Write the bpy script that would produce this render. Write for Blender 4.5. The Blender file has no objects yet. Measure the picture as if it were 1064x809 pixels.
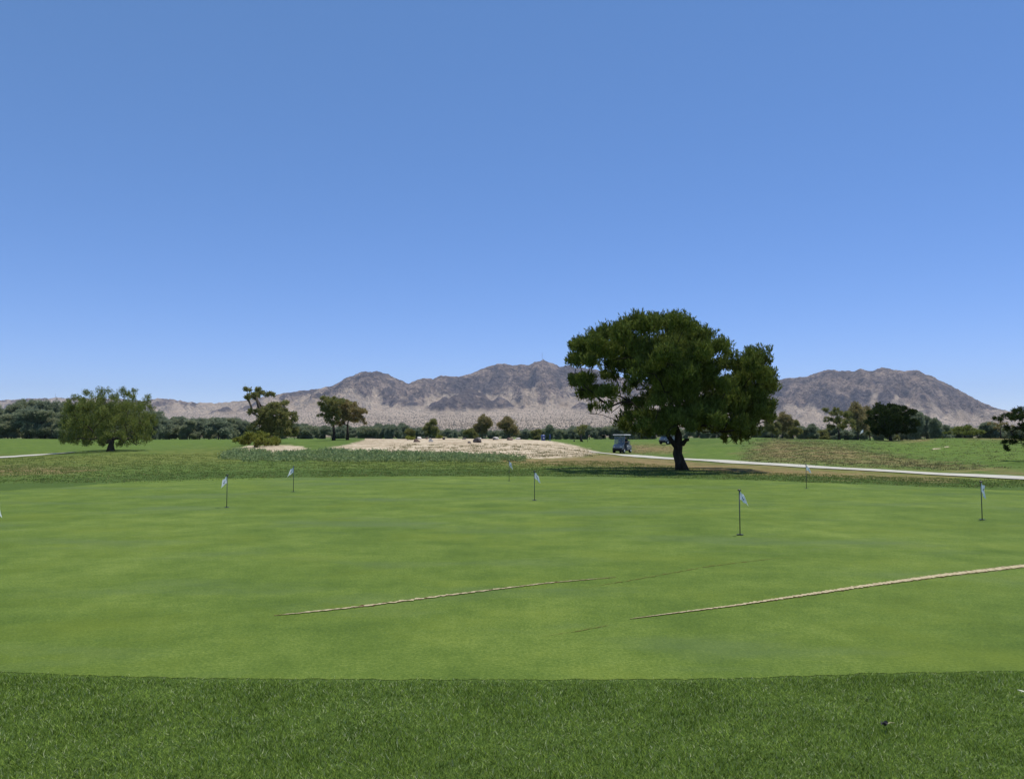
import bpy, bmesh, math, random
import numpy as np
from mathutils import Vector, Matrix
rng = np.random.default_rng(7); random.seed(7)
R = math.radians
scene = bpy.context.scene
COL = scene.collection

# ------------------------------------------------------------------ camera
EYE = 1.6; F = 804.0; HZ = 452.0
PITCH = math.atan((HZ - 404.5) / F)
cam = bpy.data.cameras.new('camera'); cam_o = bpy.data.objects.new('camera', cam); COL.objects.link(cam_o)
cam_o.location = (0, 0, EYE); cam_o.rotation_euler = (R(90) + PITCH, 0, 0)
cam.sensor_fit = 'HORIZONTAL'; cam.sensor_width = 36.0; cam.lens = 36.0 * F / 1064.0
cam.clip_start = 0.1; cam.clip_end = 40000
scene.camera = cam_o
def k_of(py):                       # slope dz per metre forward of the view ray at image row py
    return math.tan(PITCH - math.atan((py - 404.5) / F))
def P(px, py, Y):
    c = math.cos(PITCH); s = math.sin(PITCH)
    vx = (px - 532) / F; vy = -(py - 404.5) / F
    fy = c - vy * s; fz = s + vy * c
    return Vector((vx / fy * Y, Y, EYE + fz / fy * Y))
def to_px(X, Y, Z):
    c = math.cos(PITCH); s = math.sin(PITCH)
    Y = np.asarray(Y, float); Z = np.asarray(Z, float) - EYE
    d = np.maximum(Y * c + Z * s, 0.05); v = -Y * s + Z * c
    return 532 + F * np.asarray(X) / d, 404.5 - F * v / d

# ------------------------------------------------------------------ terrain height
COLS = {
 -500:[(36,488),(45,481),(58,474),(90,463),(130,455)],
 0:[(36,488),(45,482),(58,475),(90,464),(130,455.5)],
 60:[(36,488),(45,482),(60,474),(90,463.5),(130,456)],
 115:[(36,488),(45,481),(70,467.5),(100,461),(140,456.5)],
 200:[(36,488),(45,482),(60,473),(90,463),(140,457)],
 300:[(36,488),(48,478),(55,471),(68,462.5),(100,458),(140,456)],
 370:[(36,488),(48,478),(56,470),(75,460.5),(95,457),(115,455.3)],
 450:[(36,488),(48,477.5),(55,471),(70,461),(86,455.2)],
 530:[(36,488),(48,477.5),(57,471),(72,461),(88,455.7)],
 570:[(36,488),(50,477),(58,471),(72,463),(88,457.8),(110,457.5)],
 600:[(36,488),(50,477.5),(60,472),(76,465.5),(88,462),(140,457.5)],
 645:[(36,488),(50,478),(78,471.2),(85,468),(110,461),(150,457)],
 700:[(36,488),(50,478.5),(62,474.5),(75,470),(100,460),(130,455.5)],
 760:[(36,488),(46,481),(60,472),(80,460),(100,453.5)],
 850:[(34,490.5),(40,486),(50,476),(65,464),(85,456)],
 925:[(30,495.5),(36,490),(48,480),(62,468),(95,457.5)],
 980:[(30,496),(36,491),(48,481),(62,468),(85,454.5)],
 1050:[(29,497),(36,489),(45,478),(60,465),(85,455.5)],
 1600:[(29,497),(36,489),(45,478),(60,465),(85,455)]}
us = np.linspace(-1.5, 1.5, 401); ly = np.linspace(math.log(20), math.log(320), 260)
ckeys = sorted(COLS); cu = np.array([(k - 532) / F for k in ckeys]); T0 = np.zeros((len(ckeys), len(ly)))
for i, k in enumerate(ckeys):
    pts = [(20, 0.0)] + ([(31, 0.0)] if COLS[k][0][0] > 32 else []) + [(Y, EYE + k_of(py) * Y) for Y, py in COLS[k]]
    last = pts[-1]; pts += [(last[0] * 1.25 + 8, last[1] * .75), (230, .35), (320, 0.0)]
    T0[i] = np.interp(ly, [math.log(p[0]) for p in pts], [p[1] for p in pts])
T = np.zeros((401, 260))
for j in range(260): T[:, j] = np.interp(us, cu, T0[:, j])
def blur(A, n, ax):
    kx = np.hanning(n + 2)[1:-1]; kx /= kx.sum(); pad = [(0, 0), (0, 0)]; pad[ax] = (n // 2, n // 2)
    return np.apply_along_axis(lambda v: np.convolve(v, kx, 'valid'), ax, np.pad(A, pad, 'edge'))
T = blur(blur(T, 9, 0), 9, 1)

def _h(ix, iy, s):
    n = (ix.astype(np.int64) * 374761393 + iy.astype(np.int64) * 668265263 + s * 1442695041) & 0xffffffff
    n = ((n ^ (n >> 13)) * 1274126177) & 0xffffffff
    return ((n ^ (n >> 16)) & 0xffff) / 65535.0 * 2 * np.pi
def pn(x, y, s=0):
    x = np.asarray(x, float); y = np.asarray(y, float)
    x0 = np.floor(x); y0 = np.floor(y); fx = x - x0; fy = y - y0
    u = fx * fx * fx * (fx * (fx * 6 - 15) + 10); v = fy * fy * fy * (fy * (fy * 6 - 15) + 10)
    def g(a, b):
        t = _h(x0 + a, y0 + b, s); return np.cos(t) * (fx - a) + np.sin(t) * (fy - b)
    return ((g(0,0) * (1-u) + g(1,0) * u) * (1-v) + (g(0,1) * (1-u) + g(1,1) * u) * v) * 1.5
def fbm(x, y, o=4, s=0, ridge=False):
    t = 0; a = 1; tot = 0
    for i in range(o):
        n = pn(x * 2**i + 17.3 * i, y * 2**i - 9.1 * i, s + i)
        if ridge: n = 1 - 2 * np.abs(n)
        t = t + n * a; tot += a; a *= .5
    return t / tot
def sm(a, b, x):
    t = np.clip((x - a) / (b - a), 0, 1); return t * t * (3 - 2 * t)
def gz(X, Y):
    X = np.asarray(X, float); Y = np.asarray(Y, float)
    Yc = np.clip(Y, 20.001, 319.9); u = np.clip(X / np.maximum(Y, 3), -1.499, 1.499)
    a = (u + 1.5) / 3 * 400; b = (np.log(Yc) - ly[0]) / (ly[-1] - ly[0]) * 259
    ia = np.clip(a.astype(int), 0, 399); ib = np.clip(b.astype(int), 0, 258); fa = a - ia; fb = b - ib
    z = (T[ia, ib] * (1 - fa) + T[ia + 1, ib] * fa) * (1 - fb) + (T[ia, ib + 1] * (1 - fa) + T[ia + 1, ib + 1] * fa) * fb
    z = np.where(Y < 20, 0, z)
    z = z + fbm(X / 5, Y / 5, 2, 3) * .05 * sm(44, 60, Y) * sm(320, 250, Y)
    return z
def gz1(x, y): return float(gz(np.array([x]), np.array([y]))[0])
def onground(px, py, lo=3.0, hi=200.0):        # first hit of a sight line with the ground
    Y = lo
    while Y < hi:
        p = P(px, py, Y)
        if p.z <= gz1(p.x, p.y): break
        Y *= 1.004
    p = P(px, py, Y); return Vector((p.x, p.y, gz1(p.x, p.y)))

# ------------------------------------------------------------------ mesh + object helpers
def mesh_np(name, verts, faces, mats, smooth=False, attrs=None, fmat=None):
    me = bpy.data.meshes.new(name)
    v = np.asarray(verts, np.float32).reshape(-1, 3); f = np.asarray(faces, np.int32); k = f.shape[1]
    me.vertices.add(len(v)); me.vertices.foreach_set('co', v.ravel())
    me.loops.add(f.size); me.loops.foreach_set('vertex_index', f.ravel())
    me.polygons.add(len(f)); me.polygons.foreach_set('loop_start', np.arange(0, f.size, k, dtype=np.int32))
    me.polygons.foreach_set('loop_total', np.full(len(f), k, np.int32))
    if smooth: me.polygons.foreach_set('use_smooth', np.ones(len(f), bool))
    for m in (mats if isinstance(mats, list) else [mats]): me.materials.append(m)
    if fmat is not None: me.polygons.foreach_set('material_index', np.asarray(fmat, np.int32))
    me.update(calc_edges=True)
    for n, a in (attrs or {}).items():
        at = me.attributes.new(n, 'FLOAT', 'POINT'); at.data.foreach_set('value', np.asarray(a, np.float32))
    return me
def link(name, me, parent=None, loc=None):
    o = bpy.data.objects.new(name, me); COL.objects.link(o)
    if parent: o.parent = parent
    if loc is not None: o.location = loc
    return o
def tag(o, label=None, cat=None, group=None, kind=None):
    if label: o['label'] = label
    if cat: o['category'] = cat
    if group: o['group'] = group
    if kind: o['kind'] = kind
    return o
def empty(name, loc, rz=0, sc=1.0):
    o = bpy.data.objects.new(name, None); COL.objects.link(o); o.location = loc; o.rotation_euler = (0, 0, rz)
    o.scale = (sc, sc, sc) if isinstance(sc, (int, float)) else sc
    o.empty_display_size = .1; return o
def copy_tree(o, parent=None, kids=None):
    c = o.copy(); COL.objects.link(c); c.parent = parent
    for ch in [x for x in bpy.data.objects if x.parent == o]: copy_tree(ch, c)
    return c
def quads(nu, nv):
    i = np.arange(nu - 1)[:, None] * nv + np.arange(nv - 1)[None, :]
    return np.stack([i, i + nv, i + nv + 1, i + 1], -1).reshape(-1, 4)
class MB:
    def __init__(s): s.bm = bmesh.new()
    def box(s, c, d, rot=None, bev=0.0, taper=None):
        r = bmesh.ops.create_cube(s.bm, size=1); vs = r['verts']
        for v in vs:
            v.co = Vector((v.co.x * d[0], v.co.y * d[1], v.co.z * d[2]))
            if taper and v.co.z > 0: v.co.x *= taper[0]; v.co.y *= taper[1]
            if rot is not None: v.co = rot @ v.co
            v.co += Vector(c)
        if bev:
            es = list({e for v in vs for e in v.link_edges}); bmesh.ops.bevel(s.bm, geom=es, offset=bev, segments=2, profile=.6, affect='EDGES')
        return s
    def prism(s, pts, x0, x1, bev=0.0):     # profile in y,z extruded along x
        a = [s.bm.verts.new((x0, y, z)) for y, z in pts]; b = [s.bm.verts.new((x1, y, z)) for y, z in pts]
        n = len(pts); s.bm.faces.new(a[::-1]); s.bm.faces.new(b)
        for i in range(n): s.bm.faces.new((a[i], a[(i+1) % n], b[(i+1) % n], b[i]))
        if bev: bmesh.ops.bevel(s.bm, geom=list({e for v in a + b for e in v.link_edges}), offset=bev, segments=2, profile=.6, affect='EDGES')
        return s
    def tube(s, pts, rad, n=8, cap=True):
        pts = [Vector(p) for p in pts]; rad = rad if isinstance(rad, (list, tuple)) else [rad] * len(pts); rings = []
        for i, p in enumerate(pts):
            d = (pts[min(i+1, len(pts)-1)] - pts[max(i-1, 0)]).normalized()
            a = d.cross(Vector((0, 1, 0.13)) if abs(d.y) < .9 else Vector((1, 0, 0))).normalized(); b = d.cross(a)
            rings.append([s.bm.verts.new(p + (a * math.cos(t) + b * math.sin(t)) * rad[i]) for t in [2 * math.pi * k / n for k in range(n)]])
        for r0, r1 in zip(rings, rings[1:]):
            for k in range(n): s.bm.faces.new((r0[k], r0[(k+1) % n], r1[(k+1) % n], r1[k]))
        if cap: s.bm.faces.new(rings[0][::-1]); s.bm.faces.new(rings[-1])
        return s
    def build(s, name, mat, parent=None, loc=None, smooth=False):
        bmesh.ops.recalc_face_normals(s.bm, faces=s.bm.faces[:])
        me = bpy.data.meshes.new(name); s.bm.to_mesh(me); s.bm.free(); me.materials.append(mat)
        if smooth: me.polygons.foreach_set('use_smooth', np.ones(len(me.polygons), bool))
        return link(name, me, parent, loc)

# ------------------------------------------------------------------ materials
def newmat(n):
    m = bpy.data.materials.new(n); m.use_nodes = True; nt = m.node_tree; return m, nt, nt.nodes, nt.nodes['Principled BSDF']
def noise(nt, scale, detail=4, rough=.6, vec=None, mapscale=None, typ='Object'):
    tc = nt.nodes.new('ShaderNodeTexCoord'); src = tc.outputs[typ]
    if mapscale:
        mp = nt.nodes.new('ShaderNodeMapping'); mp.inputs['Scale'].default_value = mapscale; nt.links.new(src, mp.inputs[0]); src = mp.outputs[0]
    n = nt.nodes.new('ShaderNodeTexNoise'); n.inputs['Scale'].default_value = scale; n.inputs['Detail'].default_value = detail
    n.inputs['Roughness'].default_value = rough; nt.links.new(src, n.inputs['Vector']); return n.outputs['Fac']
def ramp(nt, fac, stops):
    r = nt.nodes.new('ShaderNodeValToRGB'); e = r.color_ramp.elements
    while len(e) < len(stops): e.new(.5)
    for i, (p, c) in enumerate(stops): e[i].position = p; e[i].color = (*c, 1) if len(c) == 3 else c
    nt.links.new(fac, r.inputs[0]); return r.outputs[0]
def mixc(nt, fac, a, b, typ='MIX'):
    m = nt.nodes.new('ShaderNodeMix'); m.data_type = 'RGBA'; m.blend_type = typ
    for s, v in ((0, fac), (6, a), (7, b)):
        if isinstance(v, (int, float)): m.inputs[s].default_value = v
        elif isinstance(v, tuple): m.inputs[s].default_value = (*v, 1)
        else: nt.links.new(v, m.inputs[s])
    return m.outputs[2]
def math_(nt, op, a, b=None, clamp=False):
    m = nt.nodes.new('ShaderNodeMath'); m.operation = op; m.use_clamp = clamp
    for s, v in ((0, a), (1, b)):
        if v is None: continue
        if isinstance(v, (int, float)): m.inputs[s].default_value = v
        else: nt.links.new(v, m.inputs[s])
    return m.outputs[0]
def maprange(nt, v, a, b, c=0.0, d=1.0):
    m = nt.nodes.new('ShaderNodeMapRange'); nt.links.new(v, m.inputs[0])
    for i, q in enumerate((a, b, c, d)): m.inputs[i + 1].default_value = q
    return m.outputs[0]
def attr(nt, n):
    a = nt.nodes.new('ShaderNodeAttribute'); a.attribute_name = n; return a.outputs['Fac']
def bump(nt, h, bsdf, st=.3, dist=.02):
    b = nt.nodes.new('ShaderNodeBump'); b.inputs['Strength'].default_value = st; b.inputs['Distance'].default_value = dist
    nt.links.new(h, b.inputs['Height']); nt.links.new(b.outputs[0], bsdf.inputs['Normal'])
def simple(name, c, rough=.6, var=.15, scale=6, metal=0.0, spec=.5):
    m, nt, N, B = newmat(name)
    n = noise(nt, scale, 3)
    col = ramp(nt, n, [(.3, tuple(max(0, x * (1 - var)) for x in c)), (.7, tuple(min(1, x * (1 + var)) for x in c))])
    nt.links.new(col, B.inputs['Base Color']); B.inputs['Roughness'].default_value = rough
    B.inputs['Metallic'].default_value = metal; B.inputs['Specular IOR Level'].default_value = spec
    return m
def leafmat(name, dark, light, trans=.25, accent=None, acc=.1, vscale=.9, rnd=.55):
    m, nt, N, B = newmat(name)
    g = N.new('ShaderNodeNewGeometry'); n = noise(nt, vscale, 3)
    f = math_(nt, 'ADD', math_(nt, 'MULTIPLY', g.outputs['Random Per Island'], rnd), math_(nt, 'MULTIPLY', n, 1.05 - rnd))
    c = ramp(nt, f, [(.2, dark), (.8, light)])
    if accent:
        c = mixc(nt, math_(nt, 'LESS_THAN', math_(nt, 'FRACT', math_(nt, 'MULTIPLY', g.outputs['Random Per Island'], 37.0)), acc), c, accent)
    nt.links.new(c, B.inputs['Base Color']); B.inputs['Roughness'].default_value = .75; B.inputs['Specular IOR Level'].default_value = .06
    t = N.new('ShaderNodeBsdfTranslucent'); nt.links.new(c, t.inputs[0])
    mx = N.new('ShaderNodeMixShader'); mx.inputs[0].default_value = trans
    nt.links.new(B.outputs[0], mx.inputs[1]); nt.links.new(t.outputs[0], mx.inputs[2]); nt.links.new(mx.outputs[0], N['Material Output'].inputs[0])
    return m
def barkmat(name, c):
    m, nt, N, B = newmat(name); n = noise(nt, 9, 5, .7, mapscale=(1, 1, .25))
    nt.links.new(ramp(nt, n, [(.35, tuple(x * .5 for x in c)), (.7, tuple(x * 1.4 for x in c))]), B.inputs['Base Color'])
    B.inputs['Roughness'].default_value = .9; B.inputs['Specular IOR Level'].default_value = .1; bump(nt, n, B, .8, .04); return m

M = {}
# ground: rough grass, dry grass, sand and desert by masks carried on the mesh
m, nt, N, B = newmat('ground_cover_material'); M['ground'] = m
fine = noise(nt, 14, 6, .75); mid = noise(nt, 1.3, 5, .65); big = noise(nt, .16, 4, .6); streak = noise(nt, .5, 4, .6, mapscale=(.5, 1, 1))
grass = ramp(nt, math_(nt, 'ADD', math_(nt, 'MULTIPLY', mid, .45), math_(nt, 'ADD', math_(nt, 'MULTIPLY', fine, .35), math_(nt, 'MULTIPLY', big, .25))),
             [(.40, (.048, .085, .018)), (.52, (.082, .128, .028)), (.64, (.125, .165, .045))])
lush = ramp(nt, math_(nt, 'ADD', math_(nt, 'MULTIPLY', mid, .5), math_(nt, 'MULTIPLY', fine, .5)), [(.35, (.060, .105, .018)), (.5, (.098, .150, .028)), (.65, (.150, .195, .045))])
dry = ramp(nt, math_(nt, 'ADD', math_(nt, 'MULTIPLY', mid, .5), math_(nt, 'MULTIPLY', fine, .5)), [(.34, (.09, .072, .03)), (.5, (.19, .145, .062)), (.66, (.30, .23, .12))])
deep = ramp(nt, fine, [(.3, (.045, .082, .018)), (.7, (.082, .125, .030))])
yel = ramp(nt, mid, [(.35, (.095, .125, .026)), (.65, (.175, .18, .05))])
sand = ramp(nt, math_(nt, 'ADD', math_(nt, 'MULTIPLY', noise(nt, 2.2, 7, .72), .7), math_(nt, 'MULTIPLY', big, .3)), [(.40, (.20, .15, .09)), (.48, (.38, .305, .205)), (.60, (.56, .475, .35))])
def edge(name, nz, w=.35):
    return maprange(nt, math_(nt, 'ADD', attr(nt, name), math_(nt, 'MULTIPLY', math_(nt, 'SUBTRACT', nz, .5), 2.2)), .5 - w / 2, .5 + w / 2)
brk = noise(nt, .45, 8, .75); brk2 = noise(nt, .8, 7, .75)
c = mixc(nt, edge('yellow', streak, .8), grass, yel)
c = mixc(nt, edge('lush', streak, .7), c, lush)
c = mixc(nt, edge('deep', brk, .5), c, deep)
c = mixc(nt, edge('dry', brk, .5), c, dry)
c = mixc(nt, edge('sand', brk2, .25), c, sand)
desert = ramp(nt, noise(nt, .05, 6, .7), [(.35, (.10, .10, .045)), (.65, (.20, .17, .09))])
c = mixc(nt, attr(nt, 'desert'), c, desert)
nt.links.new(c, B.inputs['Base Color']); B.inputs['Roughness'].default_value = 1; B.inputs['Specular IOR Level'].default_value = .05
bump(nt, math_(nt, 'ADD', fine, mid), B, .5, .06)

m, nt, N, B = newmat('putting_green_turf'); M['green'] = m
n1 = noise(nt, .25, 5, .6); n2 = noise(nt, 1.1, 6, .7); n3 = noise(nt, 42, 4, .8); n4 = noise(nt, 9, 5, .75); n5 = noise(nt, .5, 6, .65, mapscale=(.9, 1.1, 1))
f = math_(nt, 'ADD', math_(nt, 'ADD', math_(nt, 'MULTIPLY', n2, .40), math_(nt, 'MULTIPLY', n1, .28)), math_(nt, 'ADD', math_(nt, 'MULTIPLY', n4, .17), math_(nt, 'MULTIPLY', n3, .62)))
c = ramp(nt, f, [(.56, (.045, .082, .011)), (.725, (.089, .138, .019)), (.89, (.166, .218, .042))])
c = mixc(nt, maprange(nt, n5, .50, .70, 0, .5), c, (.120, .158, .015))
c = mixc(nt, maprange(nt, noise(nt, .4, 5, .6, mapscale=(.5, 1.2, 1.7)), .52, .72, 0, .85), c, (.088, .130, .044))
nt.links.new(c, B.inputs['Base Color']); B.inputs['Roughness'].default_value = .9; B.inputs['Specular IOR Level'].default_value = .12
bump(nt, math_(nt, 'ADD', n3, math_(nt, 'MULTIPLY', n4, .6)), B, .6, .014)

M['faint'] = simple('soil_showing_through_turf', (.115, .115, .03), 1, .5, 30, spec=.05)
M['lip_shade'] = simple('seam_lip_shade', (.10, .055, .03), 1, .4, 30, spec=.05)  # dark brown painted in for the shade line at the seam lip
m, nt, N, B = newmat('seam_sand'); M['seam'] = m
n = noise(nt, 28, 5, .75)
nt.links.new(ramp(nt, n, [(.3, (.20, .15, .075)), (.5, (.40, .33, .18)), (.7, (.50, .43, .27))]), B.inputs['Base Color']); B.inputs['Roughness'].default_value = 1; bump(nt, n, B, .6, .01)
M['path'] = simple('cart_path_concrete', (.42, .40, .33), .9, .16, 1.5, spec=.2)
# blades of grass
M['blade'] = leafmat('rough_grass_blades', (.020, .050, .004), (.29, .41, .068), .30, (.48, .52, .28), .07, 3.0, rnd=.62)
M['rough'] = leafmat('far_rough_grass_blades', (.08, .13, .025), (.26, .31, .085), .30, (.30, .27, .10), .15, .3, rnd=.3)
M['pine'] = leafmat('pine_needles', (.020, .034, .006), (.235, .28, .055), .22, vscale=2.2, rnd=.3)
M['pine_dark'] = leafmat('dark_pine_needles', (0.02, 0.034, 0.01), (0.075, 0.1, 0.024), .12, vscale=.6)
M['mesq'] = leafmat('mesquite_leaves', (.085, .115, .024), (.29, .325, .085), .36, (.24, .25, .10), .08)
M['olive'] = leafmat('olive_leaves', (.13, .155, .08), (.38, .41, .24), .35, (.44, .44, .28), .12)
M['teal'] = leafmat('grey_green_leaves', (.12, .15, .09), (.35, .39, .25), .35)
M['brown'] = leafmat('browning_leaves', (.15, .13, .05), (.42, .36, .16), .35, (.28, .20, .10), .15)
M['elm'] = leafmat('dull_green_leaves', (.11, .125, .04), (.33, .33, .115), .35, (.24, .20, .08), .12)
M['yellowbush'] = leafmat('yellow_green_leaves', (0.1, 0.125, 0.02), (0.3, 0.31, 0.065), .3)
M['weed'] = leafmat('weed_leaves', (.14, .19, .07), (.34, .42, .18), .3, (.30, .32, .16), .1)
M['drygrass'] = leafmat('dry_grass_blades', (.17, .15, .06), (.40, .34, .17), .2, (.09, .12, .03), .3)
M['scrub'] = leafmat('desert_scrub_leaves', (.16, .14, .10), (.28, .24, .17), .1, vscale=.01)
M['bark'] = barkmat('pine_bark', (.050, .040, .032)); M['bark2'] = barkmat('grey_bark', (.10, .08, .06))
def rockmat(name, c):
    m, nt, N, B = newmat(name); n = noise(nt, 3.5, 6, .7)
    nt.links.new(ramp(nt, n, [(.3, tuple(x * .55 for x in c)), (.7, tuple(min(1, x * 1.3) for x in c))]), B.inputs['Base Color']); B.inputs['Roughness'].default_value = .95
    bump(nt, n, B, .7, .05); return m
M['rock_red'] = rockmat('reddish_rock', (.20, .13, .10)); M['rock_dark'] = rockmat('dark_rock', (.09, .075, .07)); M['rock_pale'] = rockmat('pale_rock', (.55, .50, .44))

# ------------------------------------------------------------------ ground sheet
def poly_mask(px, py, poly, soft):      # 1 inside, 0 outside, soft edge in pixels
    poly = np.array(poly, float); n = len(poly); inside = np.zeros(px.shape, bool); dist = np.full(px.shape, 1e9)
    for i in range(n):
        a = poly[i]; b = poly[(i + 1) % n]
        cond = ((a[1] > py) != (b[1] > py)) & (px < (b[0] - a[0]) * (py - a[1]) / (b[1] - a[1] + 1e-9) + a[0]); inside ^= cond
        # vertical pixels count more: the ground is seen at a grazing angle
        ax, ay, bx, by = a[0], a[1] * 4, b[0], b[1] * 4; qx = px; qy = py * 4
        t = np.clip(((qx - ax) * (bx - ax) + (qy - ay) * (by - ay)) / ((bx - ax)**2 + (by - ay)**2 + 1e-9), 0, 1)
        dist = np.minimum(dist, np.hypot(qx - ax - t * (bx - ax), qy - ay - t * (by - ay)))
    return sm(-1, 1, np.where(inside, dist, -dist) / soft)
SAND = [[(333,467),(365,461),(385,455),(410,452),(450,452),(545,453),(567,457),(592,461.5),(622,469.5),(606,474),(575,476),(545,476),(500,474),(430,472),(400,470),(370,469.5)],
        [(243,467.5),(258,463),(300,462),(318,465.5),(305,470),(280,471.5),(255,469.5)]]
DRY = [[(585,474),(625,471.5),(700,478),(760,482.5),(860,489),(985,496.5),(985,499),(860,494.5),(770,491.5),(640,485),(560,483),(510,480),(540,477)],
       [(806,455),(782,462),(768,470),(772,478),(900,484),(1075,494.5),(1075,491),(1000,482),(935,474),(885,464),(850,459)],
       [(-60,486),(60,485.5),(95,487.5),(60,492),(-60,493)], [(1012,449),(1080,449),(1080,456.5),(1012,455)], [(925,452),(958,450),(962,457),(930,457)],
       [(655,462),(700,463),(700,470),(655,470)]]
YEL = [[(-60,474),(120,470),(250,466),(250,480),(100,485),(-60,484)], [(330,478),(560,479),(560,485),(330,485)], [(760,480),(900,486),(1080,496),(1080,502),(760,490)]]
LUSH = [[(925,458),(1000,455),(1080,466),(1080,484),(1000,478),(925,472),(890,463)], [(700,462),(768,464),(772,479),(715,477),(700,472)],
        [(560,456),(700,458),(700,463),(650,463),(600,464),(575,459)], [(-60,455),(330,455),(330,462),(240,463),(60,470),(-60,473)], [(340,481),(560,481.5),(560,484.5),(340,484.5)]]
greenfar = [(-250,532),(-60,514),(2,510),(60,507),(140,500.5),(220,497.5),(320,496),(420,495),(520,494.8),(620,495.5),(760,498.5),(850,501.5),(930,504.5),(1062,510),(1130,514),(1300,532)]
greennear = [(-400,676),(-150,694),(0,697.5),(80,701),(200,704.5),(420,706),(600,706),(750,705),(900,699.5),(1062,697),(1200,690),(1450,676)]
gf = np.array(greenfar, float); gn = np.array(greennear, float)
def masks(X, Y, Z):
    px, py = to_px(X, Y, Z); front = (Y > 20)
    ms = lambda polys, soft: np.where(front, np.max([poly_mask(px, py, p, soft) for p in polys], axis=0), 0)
    s = ms(SAND, 12); far = np.where((Y > 108), 1, 0); s = np.where((px > 380) & (px < 560) & (Y > 80) & (Y < 135), 1, s) * (1 - far * (Y > 118))
    d = np.maximum(ms([q_ for i_, q_ in enumerate(DRY) if i_ != 1], 34), ms(DRY[1:2], 34) * .62); yv = ms(YEL, 26) * .75; l = ms(LUSH, 22) * .62
    e = np.interp(px, gf[:, 0], gf[:, 1]); dp = np.where((py < e) & (py > e - 9) & front, sm(0, 2, py - (e - 9)), 0) * .85
    spec = ms([[(969,465.6),(978,465),(978,466.3),(969,466.8)], [(981,463.6),(986,463.4),(986,464.3),(981,464.5)]], 3) * .8
    de = sm(420, 600, np.hypot(X, Y))
    return dict(sand=np.maximum(s, spec), dry=d, yellow=yv, lush=l, deep=dp, desert=de)
th = np.concatenate([np.linspace(-180, -52, 60)[:-1], np.linspace(-52, -37, 60)[:-1], np.linspace(-37, 37, 760), np.linspace(37, 52, 60)[1:], np.linspace(52, 180, 60)[1:]])
rr = np.concatenate([[0.6], np.geomspace(1.2, 30, 60)[:-1], np.geomspace(30, 330, 300)[:-1], np.geomspace(330, 30000, 30)])
TH, RR = np.meshgrid(np.radians(th), rr, indexing='ij'); X = np.sin(TH) * RR; Y = np.cos(TH) * RR
Z = gz(X.ravel(), Y.ravel()); V = np.stack([X.ravel(), Y.ravel(), Z], -1)
front = (V[:, 1] > 20) & (V[:, 1] < 330)
at = {k: np.zeros(len(V)) for k in ('sand', 'dry', 'yellow', 'lush', 'deep', 'desert')}
mk = masks(V[:, 0], V[:, 1], V[:, 2])
for k in at: at[k] = np.where(front | (k == 'desert'), mk[k], 0)
at['deep'] = np.maximum(at['deep'], np.where(np.abs(V[:, 1]) < 20, 1.4, 0)); at['desert'] = sm(420, 600, np.hypot(V[:, 0], V[:, 1]))
tag(link('ground', mesh_np('ground', V, quads(len(th), len(rr)), M['ground'], True, at)), 'rough golf course grass with dry and sandy patches reaching the desert', kind='structure')

# putting green: thin sheet just above the ground
gt = np.linspace(-1.55, 1.55, 640); nr = 60
def row_to_Y(px, py): return EYE / -k_of(py)
gy1 = np.array([row_to_Y(0, q) for q in np.interp(532 + F * gt, gf[:, 0], gf[:, 1])]); gy0 = np.array([row_to_Y(0, q) for q in np.interp(532 + F * gt, gn[:, 0], gn[:, 1])])
gy0 = gy0 + .05 * fbm(gt * 30, gt * 0, 4, 5) + .02 * fbm(gt * 160, gt * 0, 2, 15); gy1 = gy1 + .5 * fbm(gt * 22, gt * 0, 3, 9)
cl = sm(1.0, 1.55, np.abs(gt)); mid_ = (gy0 * gy1) ** .5; gy0 = gy0 + (mid_ - gy0) * cl; gy1 = gy1 + (mid_ - gy1) * cl
tt = np.linspace(0, 1, nr)[None, :]; GY = gy0[:, None] * (gy1 / gy0)[:, None] ** tt; GX = gt[:, None] * GY
GZ = gz(GX.ravel(), GY.ravel()) + .003 + .009 * sm(14, 30, GY.ravel())
tag(link('putting_green', mesh_np('putting_green', np.stack([GX.ravel(), GY.ravel(), GZ], -1), quads(640, nr), M['green'], True)), 'closely mown putting green', kind='structure')

def ribbon(name, pts, widths, mat, dz, rag=0.0, n=200, seed=1, label=None, shift=0.0, nx=4, frq=9):
    pts = np.array(pts, float); s = np.linspace(0, len(pts) - 1, n); i = np.arange(len(pts))
    cx = np.interp(s, i, pts[:, 0]); cy = np.interp(s, i, pts[:, 1]); w = np.interp(s, i, widths)
    kx = np.hanning(13)[1:-1]; kx /= kx.sum()
    if n > 60:
        cx = np.convolve(np.pad(cx, 5, 'reflect', reflect_type='odd'), kx, 'valid'); cy = np.convolve(np.pad(cy, 5, 'reflect', reflect_type='odd'), kx, 'valid')
    dx = np.gradient(cx); dy = np.gradient(cy); L = np.hypot(dx, dy); nx_ = -dy / L; ny_ = dx / L
    wl = w / 2 + rag * w * fbm(np.cumsum(L) * frq, s * 0, 4, seed) + shift; wr = w / 2 + rag * w * fbm(np.cumsum(L) * frq, s * 0 + 5, 4, seed + 9) - shift
    t = np.linspace(0, 1, nx)[None, :]; o = (-np.maximum(wr, .0)[:, None]) * (1 - t) + np.maximum(wl, 0)[:, None] * t
    GX = cx[:, None] + nx_[:, None] * o; GY = cy[:, None] + ny_[:, None] * o
    V = np.stack([GX.ravel(), GY.ravel(), gz(GX.ravel(), GY.ravel()) + dz], -1)
    f = quads(n, nx); ob = link(name, mesh_np(name, V, f[:, ::-1], mat, True)); tag(ob, label, kind='structure'); return ob
def gp(l): return [tuple(onground(*q)[:2]) for q in l]
cp = gp([(612,469.3),(628,471),(648,472.6),(690,476.2),(715,477.6),(745,478.9),(775,481.3),(850,485.8),(950,491.2),(1062,497.2),(1180,503)])
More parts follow.
